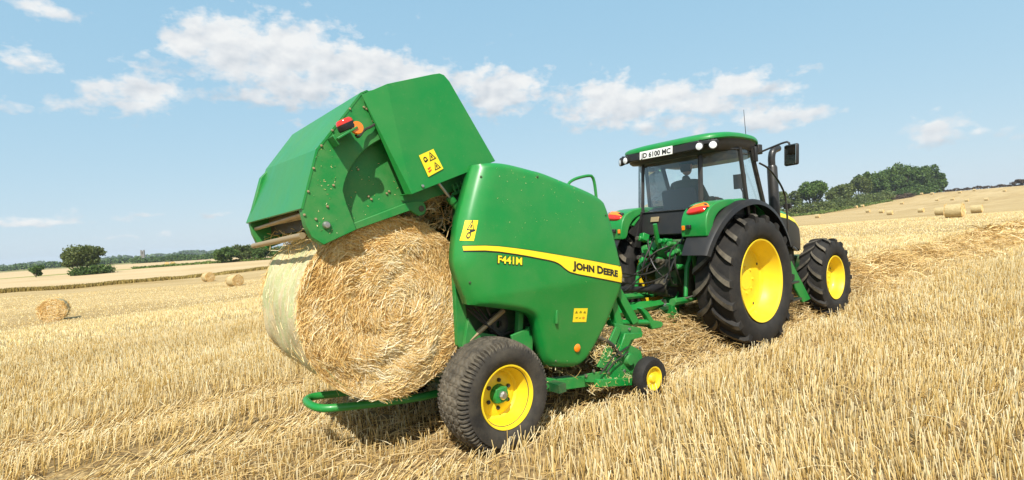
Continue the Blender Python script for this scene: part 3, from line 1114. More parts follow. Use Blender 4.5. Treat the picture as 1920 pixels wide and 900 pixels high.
# drive side behind the shield: sprockets, chain run, hoses
for (x, z, rr) in ((0.20, 0.88, 0.10), (0.62, 0.95, 0.13), (0.05, 1.25, 0.09)):
    b = MB()
    n = 28
    b.lathe([(0.03, -0.02), (rr, -0.012), (rr, 0.012), (0.03, 0.02)], (x, -0.70, z), n, closed=True)
    b.build('sprocket', 'dark_machinery', baler, 30)
b = MB()
b.tube([(0.13, -0.70, 0.96), (0.00, -0.70, 1.30)], 0.012, 6)
b.tube([(0.24, -0.70, 0.975), (0.60, -0.70, 1.08)], 0.012, 6)
b.tube([(0.24, -0.70, 0.785), (0.62, -0.70, 0.82)], 0.012, 6)
o = b.build('drive_chain', 'dark_machinery', baler, 40)
for k in range(3):
    b = MB()
    b.tube(resample([(-0.08 + 0.05 * k, -0.70, 1.05), (0.05 + 0.05 * k, -0.75, 0.90 - 0.04 * k), (0.28, -0.74, 0.74 - 0.03 * k), (0.44, -0.76, 0.55)], 18, 2).tolist(), 0.011, 6)
    b.build('hydraulic_hose', 'hydraulic_hose', baler, 40)
# longitudinal beams and cross axle
for s in (-1, 1):
    b = MB()
    b.prism([(-0.05, 0.50), (0.30, 0.46), (0.70, 0.33), (1.62, 0.19), (1.62, 0.10), (0.62, 0.24), (0.25, 0.36), (-0.05, 0.40)], s * 0.78 - 0.05, s * 0.78 + 0.05)
    b.prism([(0.22, 0.80), (0.40, 0.83), (0.46, 0.42), (0.60, 0.30), (0.52, 0.26), (0.30, 0.40)], s * 0.84 - 0.012, s * 0.84 + 0.012)
    b.build('frame_beam', 'green_dusty', baler, bevel=0.006)
    b = MB()
    b.box((0.0, s * 0.62, 0.40), (0.11, 0.72, 0.11))
    b.build('axle', 'green_dusty', baler, bevel=0.008)
b = MB()
for y in np.linspace(-0.75, 0.75, 3):
    b.box((0.62, y, 0.30), (0.08, 0.45, 0.07))
b.box((0.62, 0, 0.30), (0.08, 1.5, 0.07))
b.build('cross_beam', 'green_dark', baler)
# hydraulic ram between wall and gate
b = MB()
b.cyl((-0.290, -0.69, 2.085), (-0.15, -0.69, 1.91), 0.012, n=12)
b.build('ram_rod', 'steel', baler, 40)
b = MB()
b.cyl((-0.155, -0.69, 1.917), (0.05, -0.69, 1.63), 0.027, n=14)
b.cyl((-0.165, -0.69, 1.932), (-0.135, -0.69, 1.888), 0.033, n=14)
b.build('ram_barrel', 'green_paint', baler, 40)
b = MB()
for i in range(5):
    b.cyl((-0.13 + 0.035 * i, -0.69, 2.03 + 0.012 * i), (-0.10 + 0.035 * i, -0.69, 1.95 + 0.016 * i), 0.008, n=8)
b.box((-0.045, -0.685, 1.985), (0.19, 0.012, 0.022), ry=-0.35)
b.box((-0.035, -0.685, 2.03), (0.19, 0.012, 0.022), ry=-0.35)
b.build('spring_latch', 'green_dusty', baler)
# hand rail on the top
b = MB()
b.tube(resample([(0.98, -0.80, 1.95), (1.02, -0.80, 2.055), (1.30, -0.80, 2.11), (1.345, -0.80, 2.08), (1.362, -0.80, 1.92), (1.36, -0.80, 1.75)], 24, 2).tolist(), 0.014, 8)
b.build('hand_rail', 'green_paint', baler, 40)

# ---- tailgate
gate = empty('tailgate', (0, 0, 0), 0, baler)
G_A = [(-0.79, 2.673), (-0.831, 2.654), (-1.164, 2.249), (-1.281, 1.876), (-1.262, 1.762), (-1.233, 1.683), (-1.161, 1.628)]
G_ARC = [(-0.933, 1.717), (-1.012, 1.965), (-0.991, 2.046), (-0.947, 2.136), (-0.879, 2.227), (-0.795, 2.299), (-0.685, 2.359)]
cheek = G_A + resample(G_ARC, 18, 1).tolist() + [(-0.62, 2.30), (-0.60, 2.60)]
for s in (-1, 1):
    b = MB()
    b.prism(cheek if s < 0 else [(x - 0.05, z) if x < -1.1 else (x, z) for x, z in cheek], s * (0.725 if s < 0 else 0.77), s * (0.640 if s < 0 else 0.69))
    b.build('gate_cheek', 'green_dusty', gate, bevel=0.005)
    b = MB()
    b.prism([(-1.02, 1.70), (-0.495, 1.839), (-0.3, 1.93), (0.10, 2.03), (-0.25, 2.70), (-0.75, 2.60), (-1.1, 2.20)], s * 0.638, s * 0.622)
    b.build('gate_side', 'green_dusty', gate)
    # stiffened lower lip with the hinge eye
    b = MB()
    eye = [(-0.94, 1.712), (-0.495, 1.839), (-0.46, 1.815), (-0.425, 1.796), (-0.385, 1.805), (-0.366, 1.835), (-0.366, 1.87), (-0.385, 1.905), (-0.46, 1.908), (-0.51, 1.90), (-0.93, 1.765)]
    b.prism(eye, s * 0.672, s * 0.640)
    b.build('gate_lip', 'green_dusty', gate, bevel=0.004)
    b = MB()
    b.lathe([(0.0, -0.004 * 1), (0.022, -0.004), (0.024, 0.0)], (-0.405, s * 0.674, 1.85), 16)
    b.build('hinge_pin', 'dark_machinery', gate, 40)
    # outer box of the gate with a folded rear strip
    b = MB()
    ou = [(-0.672, 2.719), (-0.30, 2.835), (-0.24, 2.85), (-0.203, 2.842), (-0.159, 2.8), (0.219, 2.206), (-0.540, 1.947)]
    n = len(ou)
    vs = [(x, s * 0.80, z) for x, z in ou] + [(x, s * 0.650, z) for x, z in ou]
    fs = [tuple(range(n))] + [(i, i + 1, n + i + 1, n + i) for i in range(n - 1)]
    b.add(vs, fs)
    b.add([(-0.840, s * 0.752, 2.638), (-0.672, s * 0.80, 2.719), (-0.540, s * 0.80, 1.947), (-0.570, s * 0.752, 1.950), (-0.570, s * 0.66, 1.950), (-0.540, s * 0.66, 1.947)],
          [(0, 1, 2, 3), (3, 2, 5, 4)])
    bx = b.build('gate_box', 'green_paint', gate)
    md = bx.modifiers.new('thickness', 'SOLIDIFY')
    md.thickness = 0.006
    md = bx.modifiers.new('bevel', 'BEVEL')
    md.width = 0.003
    md.segments = 1
    md.limit_method = 'ANGLE'
    md.angle_limit = R(40)
    if s < 0:
        warning_decal('warning_decal', [(-0.465, 2.226), (-0.342, 2.279), (-0.27, 2.135), (-0.4, 2.072)],
                      lambda x, z, l: (x, -0.8035 - l, z), bx,
                      [('tri', .68, .26, .22), ('tri', .70, .74, .20), ('ring', .26, .27, .12), ('bar', .27, .36, .14), ('redbar', .24, .70, .12), ('redbar', .22, .82, .13)])
    b = MB()
    b.lathe([(0.0, -0.024), (0.018, -0.022), (0.026, -0.010), (0.028, 0.0)], (-1.135, s * 0.727, 1.757), 18) if s < 0 else b.lathe([(0.0, 0.024), (0.018, 0.022), (0.026, 0.010), (0.028, 0.0)], (-1.135, s * 0.727, 1.757), 18)
    b.build('roller_bolt', 'steel', gate, 40)
    for (x, z) in ((-1.05, 2.385), (-1.13, 2.28), (-1.19, 2.13), (-1.235, 1.98), (-1.27, 1.83), (-0.92, 2.54), (-0.82, 2.56), (-0.80, 2.55), (-0.76, 2.47), (-1.07, 2.02), (-1.12, 1.88), (-1.20, 1.80)):
        b = MB()
        if s < 0:
            b.lathe([(0.0, -0.009), (0.007, -0.008), (0.009, 0.0)], (x, s * 0.727, z), 8)
            b.build('bolt', 'worn_steel', gate, 40)
    for (x, z) in ((-0.86, 2.14), (-0.98, 1.86), (-0.80, 1.95), (-0.78, 1.93), (-0.66, 1.97), (-0.64, 1.985)):
        if s < 0:
            b = MB()
            b.lathe([(0.0, -0.009), (0.007, -0.008), (0.009, 0.0)], (x, -0.640, z), 8)
            b.build('bolt', 'worn_steel', gate, 40)
    if s < 0:
        b = MB()
        b.lathe([(0.0, -0.009), (0.010, -0.008), (0.012, 0.0)], (-0.452, -0.806, 2.005), 10)
        b.build('bolt', 'steel', gate, 40)
# bent rear cover, two folds, and the roof sheet
b = MB()
pr = [(-1.288, 1.872), (-1.168, 2.252), (-0.836, 2.660), (-0.79, 2.683)]
pl_ = [(-1.345, 1.862), (-1.150, 2.335), (-0.905, 2.655), (-0.84, 2.690)]
vs = [(x, -0.728, z) for x, z in pr] + [(x, 0.775, z) for x, z in pl_] + [(x + 0.014, -0.728, z - 0.006) for x, z in pr] + [(x + 0.014, 0.775, z - 0.006) for x, z in pl_]
fs = [(i, i + 1, 5 + i, 4 + i) for i in range(3)] + [(8 + i, 12 + i, 13 + i, 9 + i) for i in range(3)] + [(0, 4, 12, 8), (3, 11, 15, 7)]
fs += [(i, 8 + i, 9 + i, i + 1) for i in range(3)] + [(4 + i, 5 + i, 13 + i, 12 + i) for i in range(3)]
b.add(vs, fs)
b.build('rear_cover', 'green_paint', gate, 12)
b = MB()
b.sheet([(-0.80, 2.672), (-0.66, 2.720), (-0.30, 2.825), (-0.18, 2.80), (0.05, 2.44)], -0.645, 0.645, 0.01)
b.build('roof_sheet', 'green_paint', gate, 20)
for (x, z, rr, mt) in ((-1.262, 1.700, 0.022, 'worn_steel'), (-1.235, 1.845, 0.016, 'worn_steel'), (-1.11, 1.86, 0.07, 'worn_steel'), (-0.93, 2.18, 0.07, 'worn_steel'), (-0.66, 2.42, 0.07, 'worn_steel'), (-0.32, 2.42, 0.07, 'worn_steel'), (-0.06, 2.20, 0.07, 'worn_steel')):
    b = MB()
    dl = 0.05 if z < 1.84 or rr < 0.02 else 0.0
    b.cyl((x, -0.62, z), (x - dl, 0.70, z - dl * 0.8), rr, n=20)
    b.build('gate_roller', mt, gate, 40)
b = MB()
b.sheet([(-1.17, 1.87), (-1.165, 1.74)], -0.62, 0.69, 0.008)
b.build('scraper_plate', 'dark_machinery', gate)
# tail lamps on brackets
for s in (-1, 1):
    y0 = s * (0.727 if s < 0 else 0.775)
    lamp = empty('tail_lamp', (0, 0, 0), 0, gate)
    b = MB()
    b.box((-1.00, y0 + s * 0.075, 2.345), (0.16, 0.15, 0.014), ry=-0.55)
    b.box((-1.065, y0 + s * 0.055, 2.300), (0.014, 0.11, 0.07), ry=-0.55)
    b.build('bracket', 'green_dusty', lamp, bevel=0.003)
    b = MB()
    M = Matrix.Rotation(-0.45, 3, 'Y')
    prof = [(0.0, -0.012), (0.050, -0.012), (0.054, 0.0), (0.052, 0.030)]
    vs, fs = [], []
    n = 20
    for k in range(n):
        a = 2 * math.pi * k / n
        for r_, h_ in prof:
            vs.append(Vector((-0.985, y0 + s * 0.10, 2.385)) + M @ Vector((r_ * math.cos(a) * 1.15, r_ * math.sin(a), h_)))
    for k in range(n):
        for i in range(3):
            fs.append((k * 4 + i, k * 4 + i + 1, ((k + 1) % n) * 4 + i + 1, ((k + 1) % n) * 4 + i))
    b.add(vs, fs)
    b.build('lamp_housing', 'black_plastic', lamp, 40)
    b = MB()
    prof = [(0.052, 0.030), (0.050, 0.048), (0.040, 0.060), (0.0, 0.064)]
    vs, fs = [], []
    for k in range(n):
        a = 2 * math.pi * k / n
        for r_, h_ in prof:
            vs.append(Vector((-0.985, y0 + s * 0.10, 2.385)) + M @ Vector((r_ * math.cos(a) * 1.15, r_ * math.sin(a), h_)))
    for k in range(n):
        for i in range(3):
            fs.append((k * 4 + i, k * 4 + i + 1, ((k + 1) % n) * 4 + i + 1, ((k + 1) % n) * 4 + i))
    b.add(vs, fs)
    b.build('lens', 'lens_red', lamp, 40)
    b = MB()
    b.lathe([(0.0, s * 0.012), (0.040, s * 0.011), (0.044, 0.0), (0.044, -s * 0.01)], (-0.93, y0 + s * 0.13, 2.385), 22)
    b.build('reflector', 'lens_orange', lamp, 40)
    b = MB()
    b.tube(resample([(-0.93, y0 + s * 0.10, 2.34), (-0.90, y0 + s * 0.06, 2.33), (-0.84, y0 + s * 0.03, 2.40), (-0.79, y0 + s * 0.03, 2.42), (-0.735, y0 + s * 0.015, 2.46)], 16, 2).tolist(), 0.009, 6)
    b.build('cable', 'hydraulic_hose', lamp, 40)

# ---- running wheels
def zigzag(a, n):
    t = (a * n / (2 * math.pi)) % 1.0
    return np.abs(t - 0.5) * 4 - 1


def make_baler_wheel(s):
    w = empty('running_wheel', (0, s * 0.87, 0.40), 0, baler)
    Rr, half = 0.425, 0.20
    NA, NW = 420, 72
    a = np.linspace(0, 2 * math.pi, NA, endpoint=False)
    y = np.linspace(-half, half, NW)
    A, Y = np.meshgrid(a, y, indexing='ij')
    rr = Rr - 0.030 * (np.abs(Y) / half) ** 2.2 - 0.05 * np.clip((np.abs(Y) / half - 0.82) / 0.18, 0, 1) ** 2
    dep = np.zeros_like(rr)
    for k, yc in enumerate((-0.115, -0.058, 0.0, 0.058, 0.115)):
        dist = np.abs(Y - yc - 0.011 * zigzag(A + k * 0.03, 38))
        dep = np.maximum(dep, 0.018 * np.clip(1.5 - dist / 0.0062, 0, 1))
    sh = (np.abs(Y) > 0.132)
    notch = np.clip((np.abs(zigzag(A, 38)) - 0.45) * 4, 0, 1)
    dep = np.maximum(dep, 0.026 * notch * sh)
    sip = np.clip((np.abs(zigzag(A + 0.03, 76)) - 0.80) * 6, 0, 1) * (np.abs(Y) < 0.132)
    dep = np.maximum(dep, 0.005 * sip)
    rr = rr - dep
    V = np.stack([rr * np.cos(A), Y, rr * np.sin(A)], -1).reshape(-1, 3)
    idx = np.arange(NA * NW).reshape(NA, NW)
    nx = np.roll(idx, -1, 0)
    Q = [np.stack([idx[:, :-1], nx[:, :-1], nx[:, 1:], idx[:, 1:]], -1).reshape(-1, 4)]
    # sidewalls
    for sd in (-1, 1):
        prof = [(0.362, 0.205), (0.335, 0.213), (0.30, 0.212), (0.268, 0.202), (0.244, 0.185), (0.232, 0.170), (0.215, 0.155)]
        prev = idx[:, -1] if sd > 0 else idx[:, 0]
        for r_, yy in prof:
            k0 = len(V)
            V = np.vstack([V, np.stack([r_ * np.cos(a), np.full(NA, sd * yy), r_ * np.sin(a)], -1)])
            cur = np.arange(k0, k0 + NA)
            q = np.stack([prev, np.roll(prev, -1), np.roll(cur, -1), cur], -1)
            Q.append(q if sd > 0 else q[:, ::-1])
            prev = cur
    QA = np.vstack(Q)
    t = np_mesh('tyre', V, QA, ['baler_rubber', 'tread_dusty'], None, w, True)
    rq = np.hypot(V[QA][:, :, 0], V[QA][:, :, 2]).min(1)
    t.data.polygons.foreach_set('material_index', (rq > 0.392 - 0.02 * (np.abs(V[QA][:, :, 1]).max(1) > 0.13)).astype(np.int32))
    t.data.set_sharp_from_angle(angle=R(48))
    b = MB()
    f = s
    b.lathe([(0.226, f * 0.165), (0.240, f * 0.182), (0.238, f * 0.190), (0.228, f * 0.188), (0.221, f * 0.165), (0.213, f * 0.12), (0.196, f * 0.075), (0.190, f * 0.045),
             (0.172, f * 0.030), (0.150, f * 0.042), (0.110, f * 0.055), (0.075, f * 0.055), (0.074, f * 0.02), (0.0, f * 0.02)], (0, 0, 0), 64)
    b.lathe([(0.221, -f * 0.165), (0.240, -f * 0.182), (0.226, -f * 0.165), (0.205, -f * 0.1), (0.190, f * 0.02)], (0, 0, 0), 64)
    b.build('rim', 'yellow_paint', w, 35)
    b = MB()
    b.lathe([(0.073, f * 0.022), (0.070, f * 0.085), (0.060, f * 0.105), (0.0, f * 0.105)], (0, 0, 0), 32)
    b.build('hub', 'green_paint', w, 35)
    b = MB()
    b.lathe([(0.034, f * 0.104), (0.034, f * 0.128), (0.022, f * 0.142), (0.0, f * 0.144)], (0, 0, 0), 8)
    b.build('hub_cap', 'steel', w, 20)
    for k in range(6):
        an = 2 * math.pi * k / 6 + 0.4
        b = MB()
        b.lathe([(0.016, f * 0.050), (0.016, f * 0.070), (0.008, f * 0.076), (0.0, f * 0.076)], (0.105 * math.cos(an), 0, 0.105 * math.sin(an)), 6)
        b.build('wheel_nut', 'dark_machinery', w, 20)
    return w


make_baler_wheel(-1)
make_baler_wheel(1)


def gauge_wheel(s):
    w = empty('gauge_wheel', (1.68, s * 1.03, 0.160), 0, baler)
    b = MB()
    b.lathe([(0.105, -0.05), (0.150, -0.064), (0.178, -0.06), (0.193, -0.035), (0.197, 0.0), (0.193, 0.035), (0.178, 0.06), (0.150, 0.064), (0.105, 0.05)], (0, 0, 0), 40)
    b.build('tyre', 'tyre_rubber', w, 50)
    b = MB()
    f = s
    b.lathe([(0.104, -f * 0.05), (0.104, f * 0.052), (0.112, f * 0.058), (0.100, f * 0.056), (0.092, f * 0.03), (0.045, f * 0.022), (0.032, f * 0.050), (0.0, f * 0.052)], (0, 0, 0), 32)
    b.build('rim', 'yellow_paint', w, 35)
    b = MB()
    b.cyl((0, -s * 0.02, 0), (0, -s * 0.16, 0), 0.016, n=10)
    b.box((-0.09, -s * 0.15, 0.06), (0.28, 0.02, 0.05), ry=0.5)
    b.build('arm', 'green_dusty', w)


gauge_wheel(-1)
gauge_wheel(1)

# ---- pick-up
pick = empty('pickup_reel', (0, 0, 0), 0, baler)
for s in (-1, 1):
    b = MB()
    b.prism([(1.32, 0.44), (1.46, 0.56), (1.40, 0.71), (1.78, 0.60), (1.80, 0.55), (1.69, 0.52), (1.62, 0.46), (1.76, 0.38), (1.79, 0.24), (1.68, 0.13), (1.55, 0.11), (1.20, 0.19), (0.98, 0.25), (0.98, 0.32), (1.20, 0.30)], s * 0.885, s * 0.870)
    b.build('side_plate', 'green_dusty', pick, bevel=0.004)
    b = MB()
    b.prism([(1.12, 0.36), (1.40, 0.68), (1.47, 0.64), (1.22, 0.32)], s * 0.91, s * 0.887)
    b.build('side_strap', 'green_dusty', pick, bevel=0.004)
    b = MB()
    b.prism([(1.50, 0.60), (1.76, 0.56), (1.74, 0.52), (1.58, 0.52), (1.44, 0.38), (1.38, 0.42)], s * 0.925, s * 0.905)
    b.build('cam_bracket', 'green_paint', pick, bevel=0.004)
    b = MB()
    b.tube(resample([(1.16, s * 0.90, 0.62), (1.30, s * 0.92, 0.55), (1.42, s * 0.93, 0.40)], 14, 1).tolist(), 0.018, 8)
    b.build('tension_spring', 'dark_machinery', pick, 40)
    b = MB()
    b.box((1.36, s * 0.90, 0.165), (0.55, 0.05, 0.07), ry=0.20)
    b.build('skid', 'green_paint', pick, bevel=0.006)
    b = MB()
    b.lathe([(0.0, s * 0.05), (0.05, s * 0.048), (0.062, s * 0.02), (0.066, 0.0)], (1.55, s * 0.886, 0.34), 24)
    b.build('bearing_cover', 'green_dusty', pick, 35)
    for (x, z) in ((1.36, 0.44), (1.74, 0.41), (1.60, 0.62), (1.27, 0.27), (1.49, 0.24), (1.08, 0.33), (1.70, 0.22), (0.98, 0.31)):
        b = MB()
        b.lathe([(0.0, s * 0.014), (0.013, s * 0.013), (0.016, 0.0)], (x, s * 0.888, z), 8)
        b.build('bolt', 'steel', pick, 40)
    for k, zz in enumerate((0.47, 0.42)):
        b = MB()
        b.tube([(1.12 + 0.1 * k, s * 0.93, 0.30), (1.3, s * 0.94, zz - 0.05), (1.52, s * 0.93, zz)], 0.007, 6)
        b.build('hose', 'hydraulic_hose', pick, 40)
for k in range(18):
    y = -0.82 + 1.64 * k / 17
    b = MB()
    b.sheet([(1.30, 0.44), (1.42, 0.50), (1.56, 0.50), (1.68, 0.43), (1.74, 0.32), (1.70, 0.19), (1.58, 0.12), (1.42, 0.11)], y - 0.032, y + 0.032, 0.004)
    b.build('stripper_band', 'green_dark', pick, 40)
for k in range(9):
    y = -0.775 + 1.55 * k / 8
    b = MB()
    for an in (0.3, 1.5, -0.7, -1.7):
        b.tube([(1.54 + 0.15 * math.cos(an), y, 0.31 + 0.15 * math.sin(an)), (1.54 + 0.30 * math.cos(an), y, 0.31 + 0.28 * math.sin(an))], 0.004, 5)
    b.build('tine', 'steel', pick)
# wind guard with its hooked arms
for s in (-1, 1):
    b = MB()
    b.tube([(1.42, s * 0.80, 0.70), (2.04, s * 0.80, 0.605)], 0.030, 10)
    b.build('guard_arm', 'green_paint', pick, 40)
    b = MB()
    b.prism([(1.862, 0.775), (1.90, 0.782), (1.985, 0.72), (2.06, 0.625), (2.20, 0.585), (2.215, 0.555), (2.175, 0.528), (2.03, 0.535), (1.995, 0.60), (1.95, 0.68)], s * 0.80 - 0.03, s * 0.80 + 0.03)
    b.build('guard_hook', 'green_paint', pick, bevel=0.008)
b = MB()
b.cyl((2.03, -0.80, 0.57), (2.03, 0.80, 0.57), 0.02, n=10)
b.build('guard_roller', 'green_dusty', pick, 40)
# front stays
for s in (-1, 1):
    b = MB()
    b.prism([(1.43, 1.10), (1.49, 1.12), (1.80, 0.66), (1.70, 0.64), (1.56, 0.86)], s * 0.86, s * 0.80)
    b.prism([(1.40, 0.96), (1.47, 0.96), (1.56, 0.66), (1.46, 0.66)], s * 0.86, s * 0.80)
    b.build('front_stay', 'green_paint', baler, bevel=0.005)
# drawbar, gearbox, drive shaft, hoses
b = MB()
b.tube([(1.20, -0.45, 0.62), (2.2, -0.16, 0.62), (3.30, 0.0, 0.56)], [0.07, 0.065, 0.05], 4)
b.tube([(1.20, 0.45, 0.62), (2.2, 0.16, 0.62), (3.30, 0.0, 0.56)], [0.07, 0.065, 0.05], 4)
b.build('drawbar', 'green_paint', baler)
b = MB()
b.lathe([(0.035, -0.02), (0.06, -0.02), (0.06, 0.02), (0.035, 0.02)], (3.34, 0, 0.56), 20, closed=True)
b.build('hitch_ring', 'steel', baler, 40)
b = MB()
b.box((1.55, 0, 0.95), (0.34, 0.36, 0.36))
b.box((1.62, -0.45, 1.02), (0.16, 0.5, 0.16))
b.build('gearbox', 'green_dusty', baler, bevel=0.03)
b = MB()
b.tube([(1.72, 0, 0.92), (1.95, 0, 0.90), (2.0, 0, 0.90), (3.05, 0, 0.78), (3.1, 0, 0.775), (3.36, 0, 0.745)], [0.075, 0.065, 0.038, 0.038, 0.065, 0.075], 20)
b.build('shaft_guard', 'black_plastic', baler, 40)
for k, (y0, z0, sag, y1, z1) in enumerate(((-0.42, 1.35, 0.30, -0.10, 1.15), (-0.34, 1.30, 0.36, -0.16, 1.05), (-0.50, 1.25, 0.25, 0.05, 1.2), (-0.28, 1.2, 0.42, 0.10, 1.10))):
    pts = [(1.36, y0 - 0.2, z0), (1.62, y0, z0 - 0.05), (2.3, y0 * 0.6, z0 - sag), (3.0, y1, z1 - 0.18), (3.52, y1, z1)]
    b = MB()
    b.tube(resample(pts, 28, 2).tolist(), 0.010, 6)
    b.build('hydraulic_hose', 'hydraulic_hose', baler, 40)
# yellow ladder-like guard at the front corner
b = MB()
b.box((1.62, -0.52, 1.0), (0.03, 0.10, 0.42))
b.box((1.66, -0.44, 0.80), (0.10, 0.20, 0.05))
b.box((1.66, -0.44, 0.66), (0.10, 0.20, 0.05))
b.build('chain_guard', 'yellow_paint', baler, bevel=0.008)
# bale kicker: a bent tube under the bale
b = MB()
kp = [(-0.10, -0.42, 0.36), (-0.41, -0.44, 0.365), (-1.02, -0.30, 0.415), (-1.13, -0.22, 0.42), (-1.155, -0.05, 0.42), (-1.14, 0.10, 0.42), (-1.05, 0.155, 0.415), (-0.80, 0.10, 0.39), (-0.10, 0.12, 0.36)]
b.tube(resample(kp, 60, 2).tolist(), 0.030, 10)
b.build('bale_kicker', 'green_paint', baler, 40)
b = MB()
b.tube([(-0.12, -0.65, 0.40), (-0.12, 0.65, 0.40)], 0.032, 10)
b.tube([(-0.12, -0.1, 0.37), (-0.62, -0.1, 0.37)], 0.02, 8)
b.build('kicker_pivot', 'green_dark', baler, 40)

# straw caught on the machine
def tangle(name, n, sampler, length, ww, parent, mat='bale_straw', seedtint=(2.0, 1.9)):
    c = np.array([sampler() for _ in range(n)])
    d = rng.normal(size=(n, 3))
    d /= np.linalg.norm(d, axis=1, keepdims=True)
    l = (length * rng.uniform(0.4, 1.3, n))[:, None]
    v, q, t = straws(c - d * l / 2, c + d * l / 2, ww, rng.beta(*seedtint, n), 1, rng.normal(0, 0.1, (n, 3)) * l)
    o = np_mesh(name, v, q, mat, t, parent)
    o['kind'] = 'stuff'
    return o


def s1():
    x = rng.uniform(-0.42, 0.12)
    return (x, rng.uniform(-0.60, 0.55), 1.62 + 0.33 * rng.random() + 0.35 * max(0, x + 0.3))


tangle('chamber_straw', 1500, s1, 0.13, 0.006, baler)
tangle('pickup_straw', 420, lambda: (rng.normal(1.24, 0.09), rng.uniform(-0.93, -0.80), rng.normal(0.47, 0.06)), 0.06, 0.0035, baler)
tangle('skid_straw', 140, lambda: (rng.uniform(1.0, 1.7), rng.uniform(-0.93, -0.86), rng.uniform(0.14, 0.22)), 0.09, 0.0035, baler)
tangle('gate_straw', 160, lambda: (rng.uniform(-1.20, -1.0), rng.uniform(-0.6, 0.62), rng.uniform(1.60, 1.75)), 0.18, 0.005, baler)
tangle('gate_chaff', 90, lambda: (lambda a, q: (-1.23 + a + 0.10 * abs(q - 1.9), -0.7275, q))(rng.uniform(0.02, 0.16), rng.uniform(1.70, 2.28)) if rng.random() < 0.5 else (rng.uniform(-0.95, -0.5), -0.641, rng.uniform(1.80, 2.2)), 0.013, 0.003, baler)
tangle('shield_chaff', 80, lambda: on_shield(*((lambda a: (a, 2.13 - 0.2 * max(0, a - 0.3) - abs(rng.normal(0, 0.25))))(rng.uniform(0.0, 1.15))), 0.001), 0.010, 0.0022, baler)
tangle('frame_straw', 260, lambda: (rng.uniform(-0.15, 1.0), rng.uniform(-0.86, -0.70), rng.uniform(0.30, 0.62)), 0.12, 0.005, baler)

# ================================================================== the fresh bale
m, nt, b = new_mat('net_wrap')
P = obj_coords(nt)
sp = nt.nodes.new('ShaderNodeSeparateXYZ')
nt.links.new(P, sp.inputs[0])
yb = sp.outputs[1]
ang = nmath(nt, 'ARCTAN2', sp.outputs[2], sp.outputs[0])
cb = nt.nodes.new('ShaderNodeCombineXYZ')
nt.links.new(nmath(nt, 'MULTIPLY', ang, 1.2), cb.inputs[0])
nt.links.new(nmath(nt, 'MULTIPLY', yb, 9.0), cb.inputs[1])
bands = nnoise(nt, cb.outputs[0], 1.0, 3, 0.6)
cb2 = nt.nodes.new('ShaderNodeCombineXYZ')
nt.links.new(nmath(nt, 'MULTIPLY', ang, 10), cb2.inputs[0])
nt.links.new(nmath(nt, 'MULTIPLY', yb, 60.0), cb2.inputs[1])
threads = nnoise(nt, cb2.outputs[0], 1.0, 5, 0.7)
grain = nnoise(nt, P, 45, 5, 0.75)
c = nmix(nt, nramp(nt, grain, [(0.3, 0), (0.7, 1)]), (0.50, 0.39, 0.19), (0.70, 0.59, 0.35))
c = nmix(nt, nramp(nt, bands, [(0.44, 0.0), (0.58, 0.75)]), c, (0.42, 0.48, 0.20))
c = nmix(nt, nramp(nt, threads, [(0.50, 0.0), (0.66, 0.65)]), c, (0.74, 0.71, 0.55))
nt.links.new(c, b.inputs['Base Color'])
b.inputs['Roughness'].default_value = 0.7
set_bump(nt, b, nmath(nt, 'ADD', grain, threads), 0.6, 0.02)
m, nt, b = new_mat('weathered_wrap')
P = obj_coords(nt)
g = nnoise(nt, P, 9, 5, 0.7)
nt.links.new(nmix(nt, nramp(nt, g, [(0.35, 0), (0.65, 1)]), (0.36, 0.27, 0.12), (0.52, 0.42, 0.22)), b.inputs['Base Color'])
b.inputs['Roughness'].default_value = 0.8
set_bump(nt, b, g, 0.5, 0.03)
m, nt, b = new_mat('bale_core')
P = obj_coords(nt)
g = nnoise(nt, P, 30, 6, 0.75)
nt.links.new(nmix(nt, nramp(nt, g, [(0.3, 0), (0.7, 1)]), (0.60, 0.40, 0.15), (0.85, 0.63, 0.28)), b.inputs['Base Color'])
b.inputs['Roughness'].default_value = 0.9
set_bump(nt, b, g, 0.8, 0.03)


